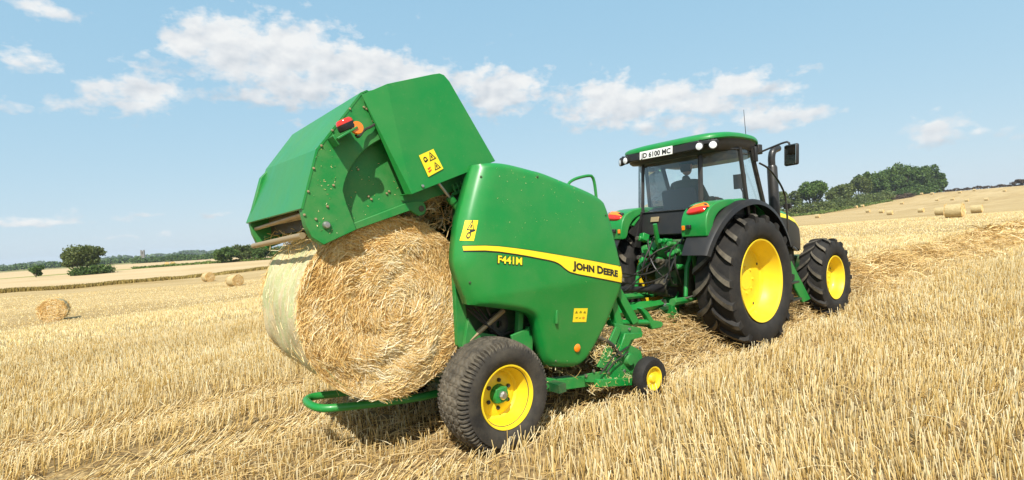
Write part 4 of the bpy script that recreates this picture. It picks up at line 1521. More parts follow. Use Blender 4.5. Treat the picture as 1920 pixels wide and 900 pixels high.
def make_bale(name, loc, rz, rad, width, detail, seed):
    """round bale lying on its side, axis along local y; loc is its centre"""
    g_ = np.random.default_rng(seed)
    root = empty(name, loc, rz)
    NA, NW = (160, 30) if detail > 1 else (48, 8)
    a = np.linspace(0, 2 * math.pi, NA, endpoint=False)
    y = np.linspace(-width / 2, width / 2, NW)
    A, Y = np.meshgrid(a, y, indexing='ij')
    sag = 1 - 0.018 * np.clip(-np.sin(A), 0, 1) ** 4
    rr = rad * sag * (1 - 0.035 * np.clip((np.abs(Y) / (width / 2) - 0.90) / 0.10, 0, 1) ** 2)
    rr = rr + 0.006 * np.sin(A * 7 + Y * 5) + 0.005 * np.sin(A * 13 - Y * 11) + 0.004 * np.sin(Y * 31 + 2 * np.sin(A * 3))
    V = np.stack([rr * np.cos(A), Y, rr * np.sin(A)], -1).reshape(-1, 3)
    idx = np.arange(NA * NW).reshape(NA, NW)
    nx = np.roll(idx, -1, 0)
    Q = np.stack([idx[:, :-1], nx[:, :-1], nx[:, 1:], idx[:, 1:]], -1).reshape(-1, 4)
    np_mesh('net_wrap', V, Q, 'net_wrap' if detail > 1 else 'weathered_wrap', None, root, True)
    for s in (-1, 1):
        NR = 26 if detail > 1 else 8
        rs = np.linspace(0.02, rad * 0.965, NR)
        AA, RS = np.meshgrid(a, rs, indexing='ij')
        bulge = 0.035 * (1 - (RS / rad) ** 4) + (0.006 * np.sin(RS * 38 + AA * 2) + 0.012 * np.sin(AA * 5 + RS * 17)) * (RS > 0.05)
        VV = np.stack([RS * np.cos(AA), s * (width / 2 - 0.02 + bulge), RS * np.sin(AA)], -1).reshape(-1, 3)
        ii = np.arange(NA * NR).reshape(NA, NR)
        n2 = np.roll(ii, -1, 0)
        QQ = np.stack([ii[:, :-1], n2[:, :-1], n2[:, 1:], ii[:, 1:]], -1).reshape(-1, 4)
        if s < 0:
            QQ = QQ[:, ::-1]
        np_mesh('bale_end', VV, QQ, 'bale_core', None, root, True)
        n = {2: 44000 if s < 0 else 6000, 1: 1500, 0: 260}[detail]
        rr = rad * np.sqrt(g_.random(n)) * 0.985
        th = g_.uniform(0, 2 * math.pi, n)
        # flakes: patches of straws that share a direction
        ph = 0.5 * np.sin(th * 9 + rr * 21) + 0.5 * np.sin(th * 4 - rr * 33)
        off = 0.45 * ph + g_.normal(0, 0.50, n)
        pos = np.stack([rr * np.cos(th), np.zeros(n), rr * np.sin(th)], -1)
        tang = th + math.pi / 2 + off - 0.18
        out = g_.normal(0.0, 0.10, n)
        d = np.stack([np.cos(tang) * np.cos(out), s * np.sin(out), np.sin(tang) * np.cos(out)], -1)
        ln = np.clip((0.105 if detail == 2 else 0.17) * g_.uniform(0.3, 1.5, n), 0.02, 0.22) * (1.0 if detail == 2 else 1.7)
        bl_ = 0.035 * (1 - (rr / rad) ** 4) + 0.006 * np.sin(rr * 38 + th * 2) + 0.014 * np.sin(th * 5 + rr * 17)
        pos[:, 1] = s * (width / 2 - 0.015 + bl_ + np.abs(g_.normal(0, 0.006, n)))
        hole = (np.hypot(pos[:, 0] + 0.30, pos[:, 2] - 0.13) < 0.11) & (g_.random(n) < 0.75) & (detail == 2)
        blot = np.sin(pos[:, 0] * 6.1 + 1.7 * np.sin(pos[:, 2] * 5.3)) * np.sin(pos[:, 2] * 4.7 + 0.6)
        tint = np.clip(g_.beta(2.0, 1.3, n) + 0.12 * ph - 0.10 * (rr / rad > 0.9) + 0.18 * blot - 0.07 * (pos[:, 2] > 0.15), 0, 1)
        k = ~hole
        pos, d, ln, tint, n = pos[k], d[k], ln[k], tint[k], int(k.sum())
        bend = -pos * np.array([1, 0, 1]) / (rad + 1e-6) * -0.03
        ww = (0.0034 if detail == 2 else 0.014) * g_.uniform(0.6, 1.4, n)
        v, q, t = straws(pos - d * ln[:, None] / 2, pos + d * ln[:, None] / 2, ww, tint, 1, bend)
        o = np_mesh('end_straw', v, q, 'bale_straw', t, root)
        o['kind'] = 'stuff'
    if detail > 1:
        # stray straws poking through the wrap and over the edge
        n = 1500
        th = g_.uniform(0, 2 * math.pi, n)
        yy = np.where(g_.random(n) < 0.55, -width / 2 + np.abs(g_.normal(0, 0.05, n)), g_.uniform(-width / 2, width / 2, n))
        c_ = np.stack([rad * 1.0 * np.cos(th), yy, rad * 1.0 * np.sin(th)], -1)
        d = np.stack([-np.sin(th), g_.normal(0, 0.35, n), np.cos(th)], -1) + g_.normal(0, 0.16, (n, 3))
        d /= np.linalg.norm(d, axis=1, keepdims=True)
        ln = 0.10 * g_.uniform(0.4, 1.3, n)[:, None]
        v, q, t = straws(c_ - d * ln / 2, c_ + d * ln / 2, 0.0036, np.clip(g_.beta(2.8, 1.2, n), 0, 1), 1)
        o = np_mesh('wrap_straw', v, q, 'bale_straw', t, root)
        o['kind'] = 'stuff'
    return root


fresh = make_bale('straw_bale', m2w(-0.66, 0.0, 1.142), ROTZ, 0.655, 1.20, 2, 11)
finish(fresh, 'large fresh round straw bale in pale net wrap dropping out of the baler', 'bale')

# ================================================================== the tractor
tractor = empty('tractor', m2w(TRX, 0.0, 0.0), ROTZ)
finish(tractor, 'green tractor with yellow wheels and black cab pulling the baler', 'tractor')


def drive_wheel(name, loc, s, Rr, half, rim, nl, lug_h, lug_w, sweep, disc):
    w = empty(name, loc, 0, tractor)
    Rc = Rr - lug_h
    bead = rim
    prof = [(bead - 0.012, 0.40), (bead + 0.012, 0.80), (bead + 0.04, 0.93), (bead + (Rc - bead) * 0.35, 1.03), (bead + (Rc - bead) * 0.65, 1.02), (Rc - 0.035, 0.95), (Rc - 0.010, 0.88), (Rc - 0.002, 0.6), (Rc + 0.004, 0.0)]
    full = [(r, -h * half) for r, h in prof] + [(r, h * half) for r, h in prof[-2::-1]]
    b = MB()
    b.lathe(full, (0, 0, 0), 96)
    nb = len(b.v)
    # chevron lugs
    for k in range(nl):
        for side in (-1, 1):
            a0 = 2 * math.pi * (k + (0.5 if side > 0 else 0.0)) / nl
            sec = []
            N = 7
            for i in range(N + 1):
                u = i / N
                yy = side * (-0.04 + u * 1.02) * half
                an = a0 - sweep * (u ** 0.8) * (1 - 0.18 * u)
                hr = Rr - 0.012 * u * u - (0.02 * max(0, u - 0.85) / 0.15)
                lo = Rc - 0.02 - 0.05 * max(0, u - 0.8) / 0.2
                wd = lug_w * (1.0 + 0.25 * u)
                for (r_, dw) in ((lo, -0.72), (hr, -0.42), (hr, 0.42), (lo, 0.72)):
                    aa = an + dw * wd / Rr
                    sec.append((-r_ * math.cos(aa), yy, r_ * math.sin(aa)))
            fs = []
            for i in range(N):
                for j in range(3):
                    fs.append((i * 4 + j, i * 4 + j + 1, i * 4 + 5 + j, i * 4 + 4 + j))
            fs.append((3, 2, 1, 0))
            fs.append((N * 4, N * 4 + 1, N * 4 + 2, N * 4 + 3))
            k0 = len(b.v)
            b.add(sec, [], 1)
            for f_ in fs:
                b.f.append(tuple(q + k0 for q in f_))
                b.m.append(1 if f_ in ((1, 2, 6, 5),) or (len(f_) == 4 and f_[1] - f_[0] == 1 and f_[0] % 4 == 1) else 0)
    b.build('tyre', ['tyre_rubber', 'tread_rubber'], w, 38)
    f = s
    h = half
    b = MB()
    b.lathe([(bead - 0.02, f * h * 0.74), (bead + 0.010, f * h * 0.86), (bead + 0.008, f * h * 0.90), (bead - 0.010, f * h * 0.88), (bead - 0.022, f * h * 0.72), (bead - 0.035, f * h * 0.40),
             (bead * 0.88, f * h * 0.18), (bead * 0.83, f * disc), (bead * 0.78, f * (disc - 0.012)), (bead * 0.66, f * (disc + 0.004)), (bead * 0.42, f * (disc + 0.004)), (bead * 0.40, f * (disc + 0.010)),
             (bead * 0.26, f * (disc + 0.010)), (bead * 0.24, f * (disc + 0.018)), (0.0, f * (disc + 0.020))], (0, 0, 0), 72)
    b.lathe([(bead - 0.02, -f * h * 0.74), (bead + 0.010, -f * h * 0.86), (bead - 0.02, -f * h * 0.85), (bead - 0.05, -f * h * 0.3), (bead * 0.84, f * h * 0.05), (bead * 0.82, f * (disc - 0.015)), (0.10, f * (disc - 0.02))], (0, 0, 0), 72)
    b.build('rim', 'yellow_paint', w, 35)
    for k in range(8):
        an = 2 * math.pi * k / 8
        b = MB()
        rr_ = bead * 0.33
        b.lathe([(0.016, f * (disc + 0.006)), (0.016, f * (disc + 0.024)), (0.0, f * (disc + 0.026))], (rr_ * math.cos(an), 0, rr_ * math.sin(an)), 6)
        b.build('wheel_nut', 'yellow_paint', w, 20)
    for k in range(4):
        an = 2 * math.pi * k / 4 + 0.5
        b = MB()
        rr_ = bead * 0.72
        b.lathe([(0.016, f * (disc - 0.002)), (0.016, f * (disc + 0.004)), (0.0, f * (disc + 0.004))], (rr_ * math.cos(an), 0, rr_ * math.sin(an)), 10)
        b.build('rim_hole', 'dark_machinery', w, 20)
    return w


for s in (-1, 1):
    drive_wheel('rear_wheel', (0, s * 0.765, 0.815), s, 0.835, 0.245, 0.505, 18, 0.052, 0.066, 0.36, -0.01)
    drive_wheel('front_wheel', (2.40, s * 0.745, 0.590), s, 0.605, 0.175, 0.325, 16, 0.042, 0.054, 0.36, 0.0)

# ---- chassis, transmission, linkage
b = MB()
b.box((-0.05, 0, 0.86), (0.75, 0.52, 0.56))
b.box((0.8, 0, 0.80), (1.1, 0.46, 0.46))
b.build('transmission', 'dark_machinery', tractor, bevel=0.04)
b = MB()
b.tube([(0, -0.70, 0.815), (0, -0.35, 0.815), (0, 0.35, 0.815), (0, 0.70, 0.815)], [0.10, 0.17, 0.17, 0.10], 20)
b.build('rear_axle', 'green_dark', tractor, 40)
b = MB()
b.box((1.9, 0, 0.95), (1.3, 0.50, 0.55))
b.build('engine_block', 'dark_machinery', tractor, bevel=0.03)
b = MB()
b.box((2.40, 0, 0.56), (0.22, 1.15, 0.16))
b.box((2.38, 0, 0.66), (0.5, 0.34, 0.2))
b.build('front_axle', 'green_dusty', tractor, bevel=0.03)
for s in (-1, 1):
    b = MB()
    b.box((2.40, s * 0.60, 0.56), (0.26, 0.12, 0.30))
    b.build('steering_knuckle', 'green_dusty', tractor, bevel=0.03)
    # lower link, lift rod, lift arm
    b = MB()
    b.tube([(-0.25, s * 0.30, 0.62), (-0.75, s * 0.40, 0.64), (-1.08, s * 0.43, 0.66)], [0.035, 0.038, 0.045], 8)
    b.build('lower_link', 'green_dusty', tractor, 40)
    b = MB()
    b.tube([(-0.42, s * 0.34, 1.34), (-0.66, s * 0.37, 1.02), (-0.75, s * 0.39, 0.68)], [0.024, 0.030, 0.024], 8)
    b.build('lift_rod', 'green_paint', tractor, 40)
    b = MB()
    b.prism([(-0.15, 1.22), (-0.12, 1.32), (-0.42, 1.42), (-0.47, 1.34), (-0.40, 1.29)], s * 0.34 - 0.03, s * 0.34 + 0.03)
    b.build('lift_arm', 'green_paint', tractor, bevel=0.008)
    b = MB()
    b.cyl((-0.30, s * 0.25, 0.76), (-0.42, s * 0.33, 1.30), 0.032, n=12)
    b.build('lift_cylinder', 'green_dusty', tractor, 40)
    b = MB()
    b.tube([(-0.85, s * 0.41, 0.66), (-0.62, s * 0.55, 0.72), (-0.3, s * 0.58, 0.70)], 0.012, 6)
    b.build('stabiliser_chain', 'dark_machinery', tractor, 40)
# cast rear housing with valves, couplers and top link bracket
b = MB()
b.box((-0.45, 0.0, 1.18), (0.18, 0.42, 0.40))
b.box((-0.50, 0.0, 0.92), (0.20, 0.34, 0.30))
b.build('rear_housing', 'green_dark', tractor, bevel=0.02)
b = MB()
b.prism([(-0.52, 1.10), (-0.60, 1.12), (-0.68, 1.26), (-0.62, 1.30), (-0.52, 1.28)], -0.07, 0.07)
b.build('top_link_bracket', 'green_paint', tractor, bevel=0.01)
b = MB()
b.prism([(-0.56, 0.60), (-0.64, 0.55), (-0.62, 0.28), (-0.50, 0.28), (-0.46, 0.70)], -0.10, 0.10)
b.build('hitch_bracket', 'green_paint', tractor, bevel=0.01)
b = MB()
b.tube([(-0.62, 0.02, 1.22), (-0.74, -0.02, 1.36), (-0.80, -0.04, 1.60)], [0.028, 0.034, 0.028], 8)
b.build('top_link', 'green_paint', tractor, 40)
b = MB()
b.box((-0.55, 0, 0.50), (0.55, 0.09, 0.05))
b.build('drawbar', 'green_dark', tractor, bevel=0.006)
b = MB()
b.cyl((-0.58, 0, 0.74), (-0.78, 0, 0.735), 0.03, n=12)
b.lathe([(0.12, -0.10), (0.13, 0.0), (0.12, 0.10)], (-0.60, 0.0, 0.76), 18)
b.build('power_take_off', 'dark_machinery', tractor, 40)
gg = np.random.default_rng(5)
for k in range(20):
    x, y, z = -0.58 - 0.12 * gg.random(), gg.uniform(-0.34, 0.30), gg.uniform(1.02, 1.46)
    b = MB()
    if k % 3:
        b.cyl((x, y, z), (x - 0.10, y + gg.uniform(-.04, .04), z + gg.uniform(-.05, .05)), 0.022 + 0.014 * gg.random(), n=10)
        b.cyl((x - 0.07, y, z), (x - 0.15, y, z + 0.01), 0.032, n=8)
    else:
        b.box((x, y, z), (0.10, 0.09, 0.10), gg.uniform(-.4, .4), gg.uniform(-.4, .4), gg.uniform(-.4, .4))
    b.build('hydraulic_coupler', ('green_paint', 'green_dusty', 'dark_machinery', 'green_paint')[k % 4], tractor, bevel=0.006)
for k in range(6):
    y0, y1 = gg.uniform(-0.32, 0.28), gg.uniform(-0.40, 0.35)
    pts = [(-0.66, y0, gg.uniform(1.2, 1.45)), (-0.86, (y0 + y1) / 2, gg.uniform(1.0, 1.3)), (-0.84, y1, gg.uniform(0.75, 1.0)), (-0.55, y1 * 0.7, gg.uniform(0.7, 0.95))]
    b = MB()
    b.tube(resample(pts, 20, 2).tolist(), 0.008 + 0.003 * gg.random(), 6)
    b.build('hose', 'hydraulic_hose', tractor, 40)
b = MB()
b.tube([(-0.40, -0.40, 1.78), (-0.62, -0.34, 1.45), (-0.80, -0.22, 1.0), (-0.88, -0.18, 0.86)], 0.012, 6)
b.build('control_rod', 'black_metal', tractor, 40)
# black panel under the rear window
b = MB()
b.add([(-0.40, -0.47, 1.76), (-0.40, 0.47, 1.76), (-0.50, 0.42, 1.45), (-0.50, -0.42, 1.45), (-0.30, -0.47, 1.76), (-0.30, 0.47, 1.76), (-0.30, 0.45, 1.40), (-0.30, -0.45, 1.40)],
      [(0, 1, 2, 3), (0, 4, 5, 1), (1, 5, 6, 2), (3, 2, 6, 7), (0, 3, 7, 4), (4, 7, 6, 5)])
b.build('rear_panel', 'black_plastic', tractor, bevel=0.01)
b = MB()
b.box((-0.452, 0.22, 1.66), (0.012, 0.13, 0.07), ry=0.3)
b.build('work_label', 'worn_steel', tractor, bevel=0.002)
b = MB()
b.prism([(-0.36, 1.80), (-0.44, 1.78), (-0.62, 1.30), (-0.52, 1.28)], 0.44, 0.47)
b.prism([(-0.36, 1.80), (-0.44, 1.78), (-0.56, 1.40), (-0.48, 1.38)], -0.47, -0.44)
b.build('panel_bracket', 'black_plastic', tractor)

# ---- fenders
def sweep_arc(y0, y1, a0, a1, r0, t, n=28, lip=0.0, fade=0.0):
    """sheet bent round the rear axle from angle a0 (rear) to a1 (front)"""
    m_ = MB()
    vs, fs = [], []
    for i in range(n + 1):
        u = i / n
        a = R(a0 + (a1 - a0) * u)
        rr = r0(u) if callable(r0) else r0
        ya = y0(u) if callable(y0) else y0
        yb_ = y1(u) if callable(y1) else y1
        sg = 1 if yb_ > ya else -1
        ring = [(rr, ya), (rr, yb_ - sg * 0.05), (rr - 0.015, yb_ - sg * 0.015), (rr - 0.05 - lip, yb_), (rr - 0.05 - lip, yb_ - sg * 0.012), (rr - 0.03, yb_ - sg * 0.03), (rr - t, yb_ - sg * 0.06), (rr - t, ya)]
        for (q, yy) in ring:
            vs.append((-q * math.cos(a), yy, 0.815 + q * math.sin(a)))
    m8 = 8
    for i in range(n):
        for j in range(m8):
            fs.append((i * m8 + j, i * m8 + (j + 1) % m8, (i + 1) * m8 + (j + 1) % m8, (i + 1) * m8 + j))
    fs.append(tuple(range(m8 - 1, -1, -1)))
    fs.append(tuple(n * m8 + j for j in range(m8)))
    m_.add(vs, fs)
    return m_


for s in (-1, 1):
    fen = empty('rear_fender', (0, 0, 0), 0, tractor)
    sweep_arc(s * 0.46, s * 0.80, 52, 128, lambda u: 1.0 + 0.035 * math.sin(u * math.pi), 0.02).build('fender_shell', 'green_paint', fen, 35)
    # rear haunch of the shell that carries the lamp
    b = MB()
    hp = [(-0.86, 1.42), (-0.87, 1.56), (-0.82, 1.70), (-0.70, 1.79), (-0.50, 1.835), (-0.20, 1.85), (-0.20, 1.79), (-0.55, 1.72), (-0.70, 1.60), (-0.76, 1.42)]
    b.prism(resample(hp + [hp[0]], 45, 2).tolist()[:-1], s * 0.46, s * 0.80)
    b.build('fender_haunch', 'green_paint', fen, bevel=0.045, seg=5)
    sweep_arc(s * 0.52, lambda u, s=s: s * (0.86 + 0.10 * min(1, u * 2.2)), 22, 158, lambda u: 0.99 + 0.02 * math.sin(u * math.pi) + 0.06 * (1 - u) ** 4, 0.012, 40, 0.02).build('fender_flare', 'black_plastic', fen, 40)
    b = MB()
    b.prism([(-0.30, 1.80), (0.62, 1.55), (0.70, 1.15), (0.35, 1.05), (-0.30, 1.30), (-0.70, 1.50)], s * 0.50, s * 0.47)
    b.build('inner_guard', 'black_plastic', fen)
    lm = empty('tail_light', (0, 0, 0), 0, fen)
    for nm, mat, v0, v1 in (('red_lens', 'lens_red', 0.0, 0.66), ('orange_lens', 'lens_orange', 0.665, 1.0)):
        b = MB()
        vs, fs = [], []
        NU, NV_ = 20, 8
        for i in range(NU + 1):
            u = -1 + 2 * i / NU
            for j in range(NV_ + 1):
                v = -1 + 2 * (v0 + (v1 - v0) * j / NV_)
                hgt = 0.062 * (1 - 0.35 * max(0.0, -u) ** 2) * (1 - abs(u) ** 5) ** 0.5
                dep = 0.075 * (1 - abs(u) ** 4) ** 0.5 * (1 - abs(v) ** 3 * 0.55)
                vs.append((-0.785 - dep + 0.035 * (v + 1), s * (0.635 + 0.135 * u), 1.745 + 0.018 * u + hgt * v))
        for i in range(NU):
            for j in range(NV_):
                k = i * (NV_ + 1) + j
                fs.append((k, k + NV_ + 1, k + NV_ + 2, k + 1))
        b.add(vs, fs)
        b.build(nm, mat, lm, 60)
    b = MB()
    b.box((-0.755, s * 0.635, 1.742), (0.06, 0.255, 0.105), rx=s * 0.10)
    b.build('lamp_back', 'black_plastic', lm, bevel=0.02, seg=3)
    b = MB()
    b.box((-0.872, s * 0.50, 1.53), (0.02, 0.035, 0.055))
    b.build('reflector', 'lens_orange', fen, bevel=0.004)
    b = MB()
    b.box((-0.885, s * 0.58, 1.54), (0.04, 0.06, 0.05))
    b.build('socket', 'black_plastic', fen, bevel=0.008)

# ---- cab
cab = empty('cab', (0, 0, 0), 0, tractor)
Zc0, Zc1 = 1.76, 2.50
RP = ((-0.40, 0.46), (-0.33, 0.45))    # rear post bottom, top (x, y)
BPp = ((0.17, 0.755), (0.10, 0.735))
AP = ((0.78, 0.70), (0.44, 0.70))
for s in (-1, 1):
    b = MB()
    b.tube([(RP[0][0], s * RP[0][1], 1.70), (RP[1][0], s * RP[1][1], Zc1)], 0.030, 4)
    b.build('rear_post', 'black_metal', cab)
    b = MB()
    b.tube([(0.19, s * 0.755, 1.50), (BPp[0][0], s * BPp[0][1], Zc0), (BPp[1][0], s * BPp[1][1], Zc1)], 0.030, 6)
    b.build('middle_post', 'black_metal', cab)
    b = MB()
    b.tube([(0.90, s * 0.68, 1.15), (AP[0][0], s * AP[0][1], 1.55), (AP[1][0], s * AP[1][1], Zc1 + 0.02)], 0.034, 6)
    b.build('front_post', 'black_metal', cab)
    # rounded corner pane between rear and middle posts
    vs, fs = [], []
    n = 10
    for i in range(n + 1):
        u = i / n
        for (k, z) in ((0, Zc0 + 0.02), (1, Zc1 - 0.02)):
            r0, r1 = RP[k], BPp[k]
            c_ = (r0[0] + 0.04, r1[1] - 0.02)
            x = (1 - u) ** 2 * r0[0] + 2 * u * (1 - u) * (r0[0] + 0.10) + u * u * r1[0]
            y = (1 - u) ** 2 * r0[1] + 2 * u * (1 - u) * (r1[1] - 0.01) + u * u * r1[1]
            vs.append((x, s * y, z))
    for i in range(n):
        fs.append((2 * i, 2 * i + 2, 2 * i + 3, 2 * i + 1))
    b = MB()
    b.add(vs, fs)
    b.build('corner_pane', 'cab_glass', cab, 60)
    b = MB()
    b.tube([v for v in vs[0::2]], 0.014, 6)
    b.tube([v for v in vs[1::2]], 0.014, 6)
    b.build('pane_seal', 'black_plastic', cab, 50)
    b = MB()
    b.add([(0.21, s * 0.755, 1.25), (0.84, s * 0.69, 1.25), (0.46, s * 0.70, Zc1 - 0.02), (0.12, s * 0.735, Zc1 - 0.02)], [(0, 1, 2, 3)])
    dr = b.build('door_pane', 'cab_glass', cab)
    b = MB()
    b.box((0.30, s * 0.775, 1.70), (0.03, 0.04, 0.16))
    b.build('door_handle', 'black_plastic', dr, bevel=0.008)
    b = MB()
    b.prism([(0.20, 1.50), (0.86, 1.40), (0.92, 1.10), (0.80, 0.95), (0.30, 1.05)], s * 0.74, s * 0.68)
    b.build('sill', 'black_plastic', cab, bevel=0.01)
b = MB()
b.add([(-0.405, -0.43, Zc0 + 0.01), (-0.405, 0.43, Zc0 + 0.01), (-0.335, 0.42, Zc1 - 0.03), (-0.335, -0.42, Zc1 - 0.03)], [(0, 1, 2, 3)])
rw = b.build('rear_pane', 'cab_glass', cab)
b = MB()
b.tube([(-0.41, -0.44, Zc0), (-0.41, 0.44, Zc0), (-0.34, 0.43, Zc1 - 0.02), (-0.34, -0.43, Zc1 - 0.02), (-0.41, -0.44, Zc0)], 0.013, 6)
b.build('pane_frame', 'black_plastic', rw)
b = MB()
b.add([(0.82, -0.66, 1.40), (0.82, 0.66, 1.40), (0.47, 0.66, Zc1 - 0.02), (0.47, -0.66, Zc1 - 0.02)], [(0, 1, 2, 3)])
b.build('windscreen', 'cab_glass', cab)
b = MB()
b.box((0.2, 0, 1.20), (1.15, 1.30, 0.08))
b.build('cab_floor', 'cab_trim', cab, bevel=0.01)
b = MB()
b.box((-0.20, 0, 1.60), (0.36, 0.9, 0.30))
for s in (-1, 1):
    b.prism([(-0.36, 1.78), (0.15, 1.80), (0.20, 1.55), (-0.36, 1.45)], s * 0.46, s * 0.72)
b.build('rear_shelf', 'cab_trim', cab, bevel=0.02)


def superring(cx, ax, ay, n=56, p=4.5):
    out = []
    for k in range(n):
        t = 2 * math.pi * k / n
        c, s = math.cos(t), math.sin(t)
        out.append((cx + ax * math.copysign(abs(c) ** (2 / p), c), ay * math.copysign(abs(s) ** (2 / p), s)))
    return out


def dip(x):
    return -0.10 * max(0.0, (x - 0.15) / 0.65) ** 2 - 0.035 * max(0.0, (0.0 - x) / 0.5) ** 1.5


def ring_loft(levels, cx, ax, ay, name, mat, cap_top, cap_bot, p=4.5):
    b = MB()
    vs, fs = [], []
    n = 56
    for sc_, z in levels:
        for (x, y) in superring(cx, ax * sc_, ay * sc_, n, p):
            vs.append((x, y, z + dip(x)))
    for i in range(len(levels) - 1):
        for k in range(n):
            fs.append((i * n + k, i * n + (k + 1) % n, (i + 1) * n + (k + 1) % n, (i + 1) * n + k))
    if cap_top:
        fs.append(tuple((len(levels) - 1) * n + k for k in range(n)))
    if cap_bot:
        fs.append(tuple(range(n - 1, -1, -1)))
    b.add(vs, fs)
    return b.build(name, mat, cab, 40)


ring_loft([(0.975, 2.615), (1.0, 2.630), (1.0, 2.655), (0.985, 2.675), (0.93, 2.695), (0.75, 2.715), (0.45, 2.73), (0.1, 2.735)], 0.12, 0.655, 0.775, 'roof_shell', 'green_paint', True, False)
rf = ring_loft([(0.80, 2.455), (0.90, 2.46), (0.945, 2.49), (0.965, 2.56), (0.985, 2.613), (0.90, 2.62)], 0.12, 0.645, 0.765, 'roof_lining', 'black_plastic', True, True)
b = MB()
b.box((-0.505, 0.0, 2.535), (0.05, 1.12, 0.115), ry=0.1)
b.build('rear_visor', 'black_plastic', cab, bevel=0.015)
b = MB()
b.box((-0.536, 0.075, 2.537), (0.010, 0.52, 0.108), ry=0.1)
pl = b.build('number_plate', 'plate_white', cab, bevel=0.003)
text_mesh('plate_lettering', 'JD 6100 MC', lambda u, v: (-0.5435 + 0.0075 * (v - 0.5) * 1.0 - 0.0003, 0.312 - 0.475 * u, 2.503 + 0.066 * v), 'decal_black', pl, 0.030)
b = MB()
b.box((-0.20, 0.0, 2.45), (0.30, 0.70, 0.03))
b.build('roof_console', 'decal_yellow' if False else 'cab_trim', cab, bevel=0.01)


def work_lamp(p, yaw, parent, r=0.052):
    lm = empty('work_lamp', p, yaw, parent)
    M = Matrix.Rotation(math.pi / 2, 3, 'Z')

    def turned(prof):
        vs, fs = [], []
        n = 24
        for k in range(n):
            a = 2 * math.pi * k / n
            for q, h in prof:
                vs.append((-h, q * math.cos(a), q * math.sin(a)))
        m_ = len(prof)
        for k in range(n):
            for i in range(m_ - 1):
                fs.append((k * m_ + i, k * m_ + i + 1, ((k + 1) % n) * m_ + i + 1, ((k + 1) % n) * m_ + i))
        bb_ = MB()
        bb_.add(vs, fs)
        return bb_
    turned([(0.0, -0.06), (r * 0.7, -0.05), (r, -0.01), (r * 1.05, 0.02), (r * 0.90, 0.024)]).build('lamp_body', 'black_plastic', lm, 40)
    turned([(r * 0.90, 0.014), (r * 0.80, 0.022), (r * 0.4, 0.028), (0.0, 0.030)]).build('lens', 'lens_clear', lm, 40)
    b_ = MB()
    b_.box((0.03, 0, r + 0.012), (0.03, 0.03, 0.04))
    b_.build('bracket', 'black_plastic', lm)


for s in (-1, 1):
    work_lamp((-0.535, s * 0.575, 2.512), s * -0.15, cab)
    work_lamp((-0.475, s * 0.715, 2.508), s * -0.55, cab)
    b = MB()
    b.box((-0.44, s * 0.64, 2.555), (0.12, 0.22, 0.05), rz=s * -0.4)
    b.build('lamp_mount', 'black_plastic', cab, bevel=0.01)
b = MB()
b.tube([(0.62, -0.55, 2.60), (0.615, -0.56, 2.72), (0.57, -0.575, 3.06)], [0.010, 0.005, 0.003], 6)
b.build('aerial', 'black_metal', cab, 40)
b = MB()
b.box((0.62, -0.70, 2.50), (0.10, 0.10, 0.13))
b.box((0.50, -0.73, 2.43), (0.06, 0.05, 0.20))
b.build('mirror_mount', 'black_plastic', cab, bevel=0.01)
for s in (-1, 1):
    mr = empty('mirror', (0, 0, 0), 0, cab)
    b = MB()
    b.tube(resample([(0.56, s * 0.72, 2.44), (0.62, s * 0.90, 2.50), (0.66, s * 1.06, 2.545), (0.665, s * 1.10, 2.53), (0.665, s * 1.10, 2.46)], 16, 1).tolist(), 0.013, 8)
    b.build('mirror_arm', 'black_metal', mr, 40)
    M = Matrix.Rotation(s * 0.30, 3, 'Z') @ Matrix.Rotation(0.08, 3, 'Y')
    ctr = Vector((0.66, s * 1.12, 2.365))
    for nm, mat, dd, off, bv in (('mirror_case', 'black_plastic', (0.055, 0.20, 0.275), 0.0, 0.025), ('mirror_face', 'mirror_glass', (0.006, 0.172, 0.245), -0.0285, 0.002)):
        b = MB()
        b.box((0, 0, 0), dd)
        b.v = [tuple(ctr + M @ (Vector(v) + Vector((off, 0, 0)))) for v in b.v]
        b.build(nm, mat, mr, bevel=bv, seg=3)
# seat, console, wheel
seat = empty('operator_seat', (0.02, 0.12, 0.06), 0, cab)
b = MB()
b.prism([(0.02, 1.52), (0.10, 1.50), (0.00, 1.99), (-0.06, 2.01), (-0.10, 1.97), (-0.06, 1.60)], -0.25, 0.25)
b.build('backrest', 'seat_fabric', seat, bevel=0.05, seg=3)
b = MB()
b.box((0.24, 0, 1.50), (0.48, 0.48, 0.12))
b.build('cushion', 'seat_fabric', seat, bevel=0.04, seg=3)
b = MB()
b.box((0.2, 0, 1.33), (0.3, 0.34, 0.22))
b.build('pedestal', 'cab_trim', seat, bevel=0.02)
b = MB()
b.box((0.25, -0.36, 1.66), (0.50, 0.16, 0.10), ry=-0.1)
b.box((0.20, -0.42, 1.50), (0.50, 0.18, 0.30))
b.build('side_console', 'cab_trim', cab, bevel=0.02)
b = MB()
n = 28
c_ = Vector((0.60, 0.02, 1.80))
M = Matrix.Rotation(-0.6, 3, 'Y')
b.tube([c_ + M @ Vector((0.19 * math.cos(2 * math.pi * k / n), 0.19 * math.sin(2 * math.pi * k / n), 0)) for k in range(n + 1)], 0.014, 8)
b.tube([c_ + M @ Vector((0.18, 0, 0)), c_ + M @ Vector((-0.18, 0, 0))], 0.012, 6)
b.tube([c_, c_ + Vector((0.16, 0, -0.40))], 0.03, 8)
b.build('steering_wheel', 'cab_trim', cab, 40)
b = MB()
b.tube([(0.62, -0.48, 1.60), (0.60, -0.48, 1.95), (0.58, -0.46, 2.02)], 0.014, 6)
b.box((0.55, -0.47, 2.10), (0.04, 0.16, 0.20), rz=0.3)
b.build('monitor', 'cab_trim', cab, bevel=0.006)

